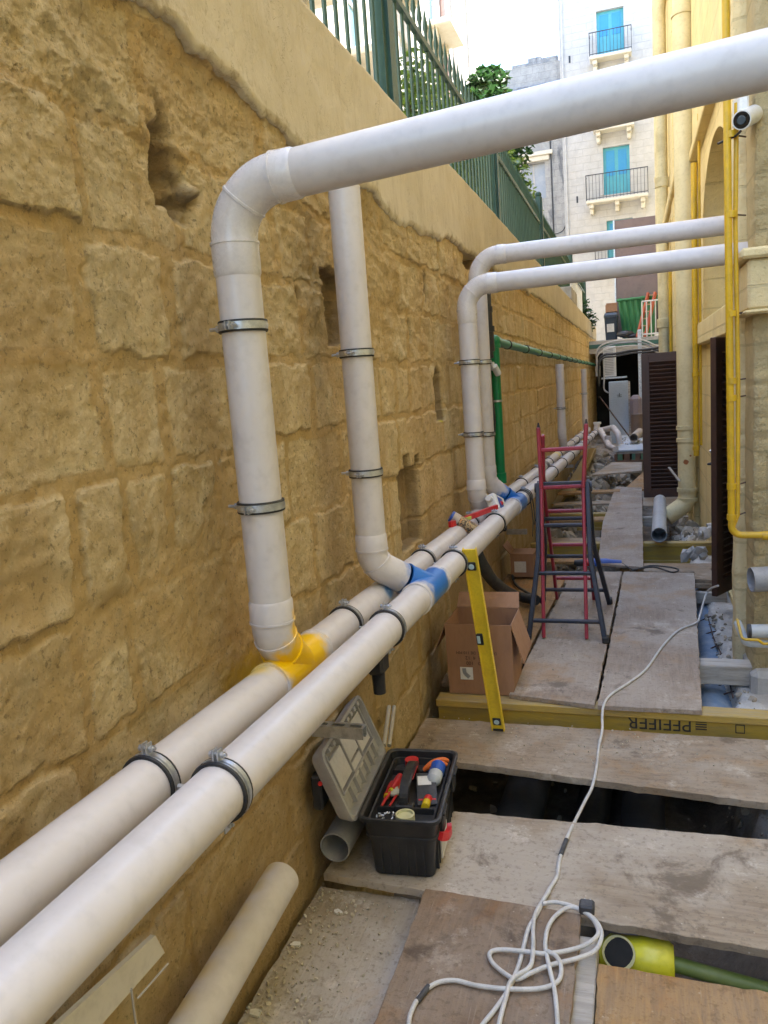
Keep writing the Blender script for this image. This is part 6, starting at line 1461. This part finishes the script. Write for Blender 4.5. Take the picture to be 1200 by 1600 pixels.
k = MB(); k.tube(smoothpath([at(800, 372, Y=BY + .2), at(850, 368, Y=BY + .2), at(880, 360, Y=BY + .2), at(886, 330, Y=BY + .2)], 5), .02, 6); k.build('wall_cable', m_iron2, ob)

lbx = -5.6; yend = at(737, 60, X=lbx).y
lb2 = thing('street_building', 'pale cream building behind the green fence, with blue windows and pink downpipe', 'building', (lbx, 12, 2.36))
hl = []
for yc in (9.5, 13.2, 17.2, 21.5, 25):
    for zc in (5.2, 8.8, 12.4): hl.append([(yc - .55, zc - .2), (yc + .55, zc - .2), (yc + .55, zc + 1.9), (yc - .55, zc + 1.9)])
k = MB(); wall_holes(k, -2, yend, 2.36, 17, hl, lambda u, d, z: (lbx - d, u, z), .2); k.box((lbx - 7, -2, 2.36), (lbx - .25, yend, 17)); k.add([(lbx, yend, 2.36), (lbx - .3, yend, 2.36), (lbx - .3, yend, 17), (lbx, yend, 17)], [(0, 1, 2, 3)]); k.build('front_wall', m_left_bldg, lb2)
for h_ in hl:
    (ya, za), (yb_, _), (_, zb_), _ = h_
    k = MB(); k.box((lbx - .17, ya, za), (lbx - .14, yb_, zb_)); wn = k.build('window', M('pale_blue_window', (.10, .24, .34), (.16, .32, .42), scale=1, rough=.3), lb2)
    k = MB(); k.box((lbx - .139, (ya + yb_) / 2 - .04, za), (lbx - .10, (ya + yb_) / 2 + .04, zb_)); k.box((lbx - .139, ya, za + 1.3), (lbx - .101, yb_, za + 1.37)); k.build('window_frame', m_white, wn)
    if za > 6:
        k = MB(); k.box((lbx + .001, ya - .4, za - .22), (lbx + .75, yb_ + .4, za - .06), .02); k.box((lbx + .001, ya - .2, za - .5), (lbx + .3, ya, za - .221)); k.box((lbx + .001, yb_, za - .5), (lbx + .3, yb_ + .2, za - .221)); k.build('balcony', m_stonepale, lb2)
k = MB(); yp = at(690, 50, X=lbx).y; k.tube([(lbx + .1, yp, 2.4), (lbx + .1, yp, 16.5)], .11, 14); 
for z in (6, 9.5, 13): k.tube([(lbx + .1, yp, z - .05), (lbx + .1, yp, z + .05)], .14, 14)
k.build('downpipe', M('pink_brown_downpipe', (.45, .30, .27), rough=.5), lb2)
for yy in (yp + 1.6, yp + 4.4, yend - .4):
    k = MB(); k.box((lbx + .001, yy, 2.4), (lbx + .18, yy + .5, 17), .02); k.build('pilaster', m_left_bldg, lb2)
k = MB(); k.box((lbx + .001, -2, 16.5), (lbx + .4, yend, 17.1), .03); k.build('cornice', m_left_bldg, lb2)

# ============================================================ PLANTS BEHIND THE FENCE
def leafmat(name, c1, c2):
    g = G(name); oi = g.n('ShaderNodeNewGeometry'); p = g.coord('Object')
    c = g.mix(g.ramp(g.noise(p, 7, 3), .35, .65), c1, c2); m = g.out(c, .5)
    tr = g.n('ShaderNodeBsdfTranslucent'); g.l(c, tr.inputs[0]); mx = g.n('ShaderNodeMixShader'); mx.inputs[0].default_value = .35
    out = g.t.nodes['Material Output']; g.l(g.b.outputs[0], mx.inputs[1]); g.l(tr.outputs[0], mx.inputs[2]); g.l(mx.outputs[0], out.inputs[0]); return m
m_leaf1 = leafmat('bright_leaf', (.05, .12, .02), (.20, .30, .04)); m_leaf2 = leafmat('dark_leaf', (.02, .06, .02), (.045, .11, .03))
m_bark = M('bark', (.10, .075, .05), (.07, .05, .035), scale=12, rough=.9, bump=.01)
def leaves(mb, blobs, n, size, r):
    tot = sum(b[1] ** 2 for b in blobs)
    for c, rad, sq in blobs:
        for i in range(int(n * rad * rad / tot)):
            v = Vector((r.gauss(0, 1), r.gauss(0, 1), r.gauss(0, 1))).normalized() * rad * (r.random() ** .45); v.z *= sq
            p = Vector(c) + v; s_ = size * r.uniform(.4, 1.4)
            m = Euler((r.uniform(-.9, .9), r.uniform(-.9, .9), r.uniform(0, 6.28))).to_matrix()
            L_ = [Vector((0, -1, 0)), Vector((.38, -.2, .10)), Vector((.3, .45, .08)), Vector((0, 1, -.12)), Vector((-.3, .45, .08)), Vector((-.38, -.2, .10)), Vector((0, 0, 0))]
            mb.add([p + m @ (q * s_) for q in L_], [(0, 1, 6), (1, 2, 6), (2, 3, 6), (3, 4, 6), (4, 5, 6), (5, 0, 6)])
def plant(name, label, cat, base, blobs, n, size, mat, seed, group=None):
    r = random.Random(seed); t = thing(name, label, cat, base, group); B0 = Vector(base); k = MB()
    top = sum((Vector(b[0]) for b in blobs), Vector()) / len(blobs); k.tube(smoothpath([B0, B0 + (top - B0) * .5 + Vector((.1, .05, 0)), top], 4), [.09 - .06 * i / 8 for i in range(9)], 8)
    for b in blobs: mid2 = B0 + (top - B0) * .55; k.tube([mid2, (mid2 + Vector(b[0])) / 2 + Vector((0, 0, .1)), Vector(b[0])], [.045, .03, .01], 6)
    k.build('stem', m_bark, t); k = MB(); leaves(k, blobs, n, size, r); k.build('foliage', mat, t)
def blob(px, py, X, rad, sq=1.0): return (at(px, py, X=X), rad, sq)
bl1 = [blob(632, 120, -2.3, .35), blob(640, 160, -2.2, .4), blob(655, 190, -2.2, .45), blob(670, 150, -2.4, .4), blob(690, 190, -2.4, .5), blob(712, 210, -2.4, .5), blob(700, 165, -2.5, .35), blob(720, 240, -2.3, .6), blob(660, 225, -2.1, .4)]
plant('leafy_shrub', 'bright green leafy shrub behind the green fence above the big overhead pipe', 'shrub', (-2.3, 8.5, 2.36), bl1, 2600, .060, m_leaf1, 1)
bl2 = [blob(735, 235, -2.3, .6), blob(760, 270, -2.3, .7), blob(745, 300, -2.2, .6), blob(780, 300, -2.4, .7), blob(800, 330, -2.3, .6)]
plant('leafy_shrub', 'green shrub behind the fence below the big overhead pipe', 'shrub', (-2.4, 12.5, 2.36), bl2, 2600, .075, m_leaf1, 2)
bl3 = [blob(748, 128, -2.6, .22, .8), blob(764, 140, -2.6, .34), blob(778, 124, -2.6, .22, .8), blob(760, 162, -2.6, .36), blob(786, 150, -2.6, .16), blob(742, 155, -2.6, .18), blob(770, 110, -2.6, .14, .6), blob(755, 112, -2.6, .10), blob(790, 118, -2.6, .10), blob(780, 170, -2.6, .2)]
plant('small_tree', 'dark green small tree rising beyond the fence in front of the stained cornice', 'tree', (-2.6, 15.2, 2.36), bl3, 1500, .095, m_leaf2, 3)
bl4 = [blob(795, 240, -2.2, .45), blob(785, 270, -2.2, .4), blob(790, 300, -2.0, .35), blob(800, 225, -2.2, .3)]
plant('creeper', 'dark creeper hanging on the fence post by the old building', 'creeper', (-2.0, 12, 2.36), bl4, 1200, .08, m_leaf2, 4)
bl5 = [blob(930, 470, -1.6, .35), blob(938, 478, -1.6, .3)]
plant('potted_plant', 'small dark plant behind the white railing past the green fence', 'plant', (-1.7, 22.2, 2.4), [(Vector((-1.35, 22.3, 3.3)), .35, 1), (Vector((-1.2, 22.4, 3.0)), .3, 1)], 500, .07, m_leaf2, 5)
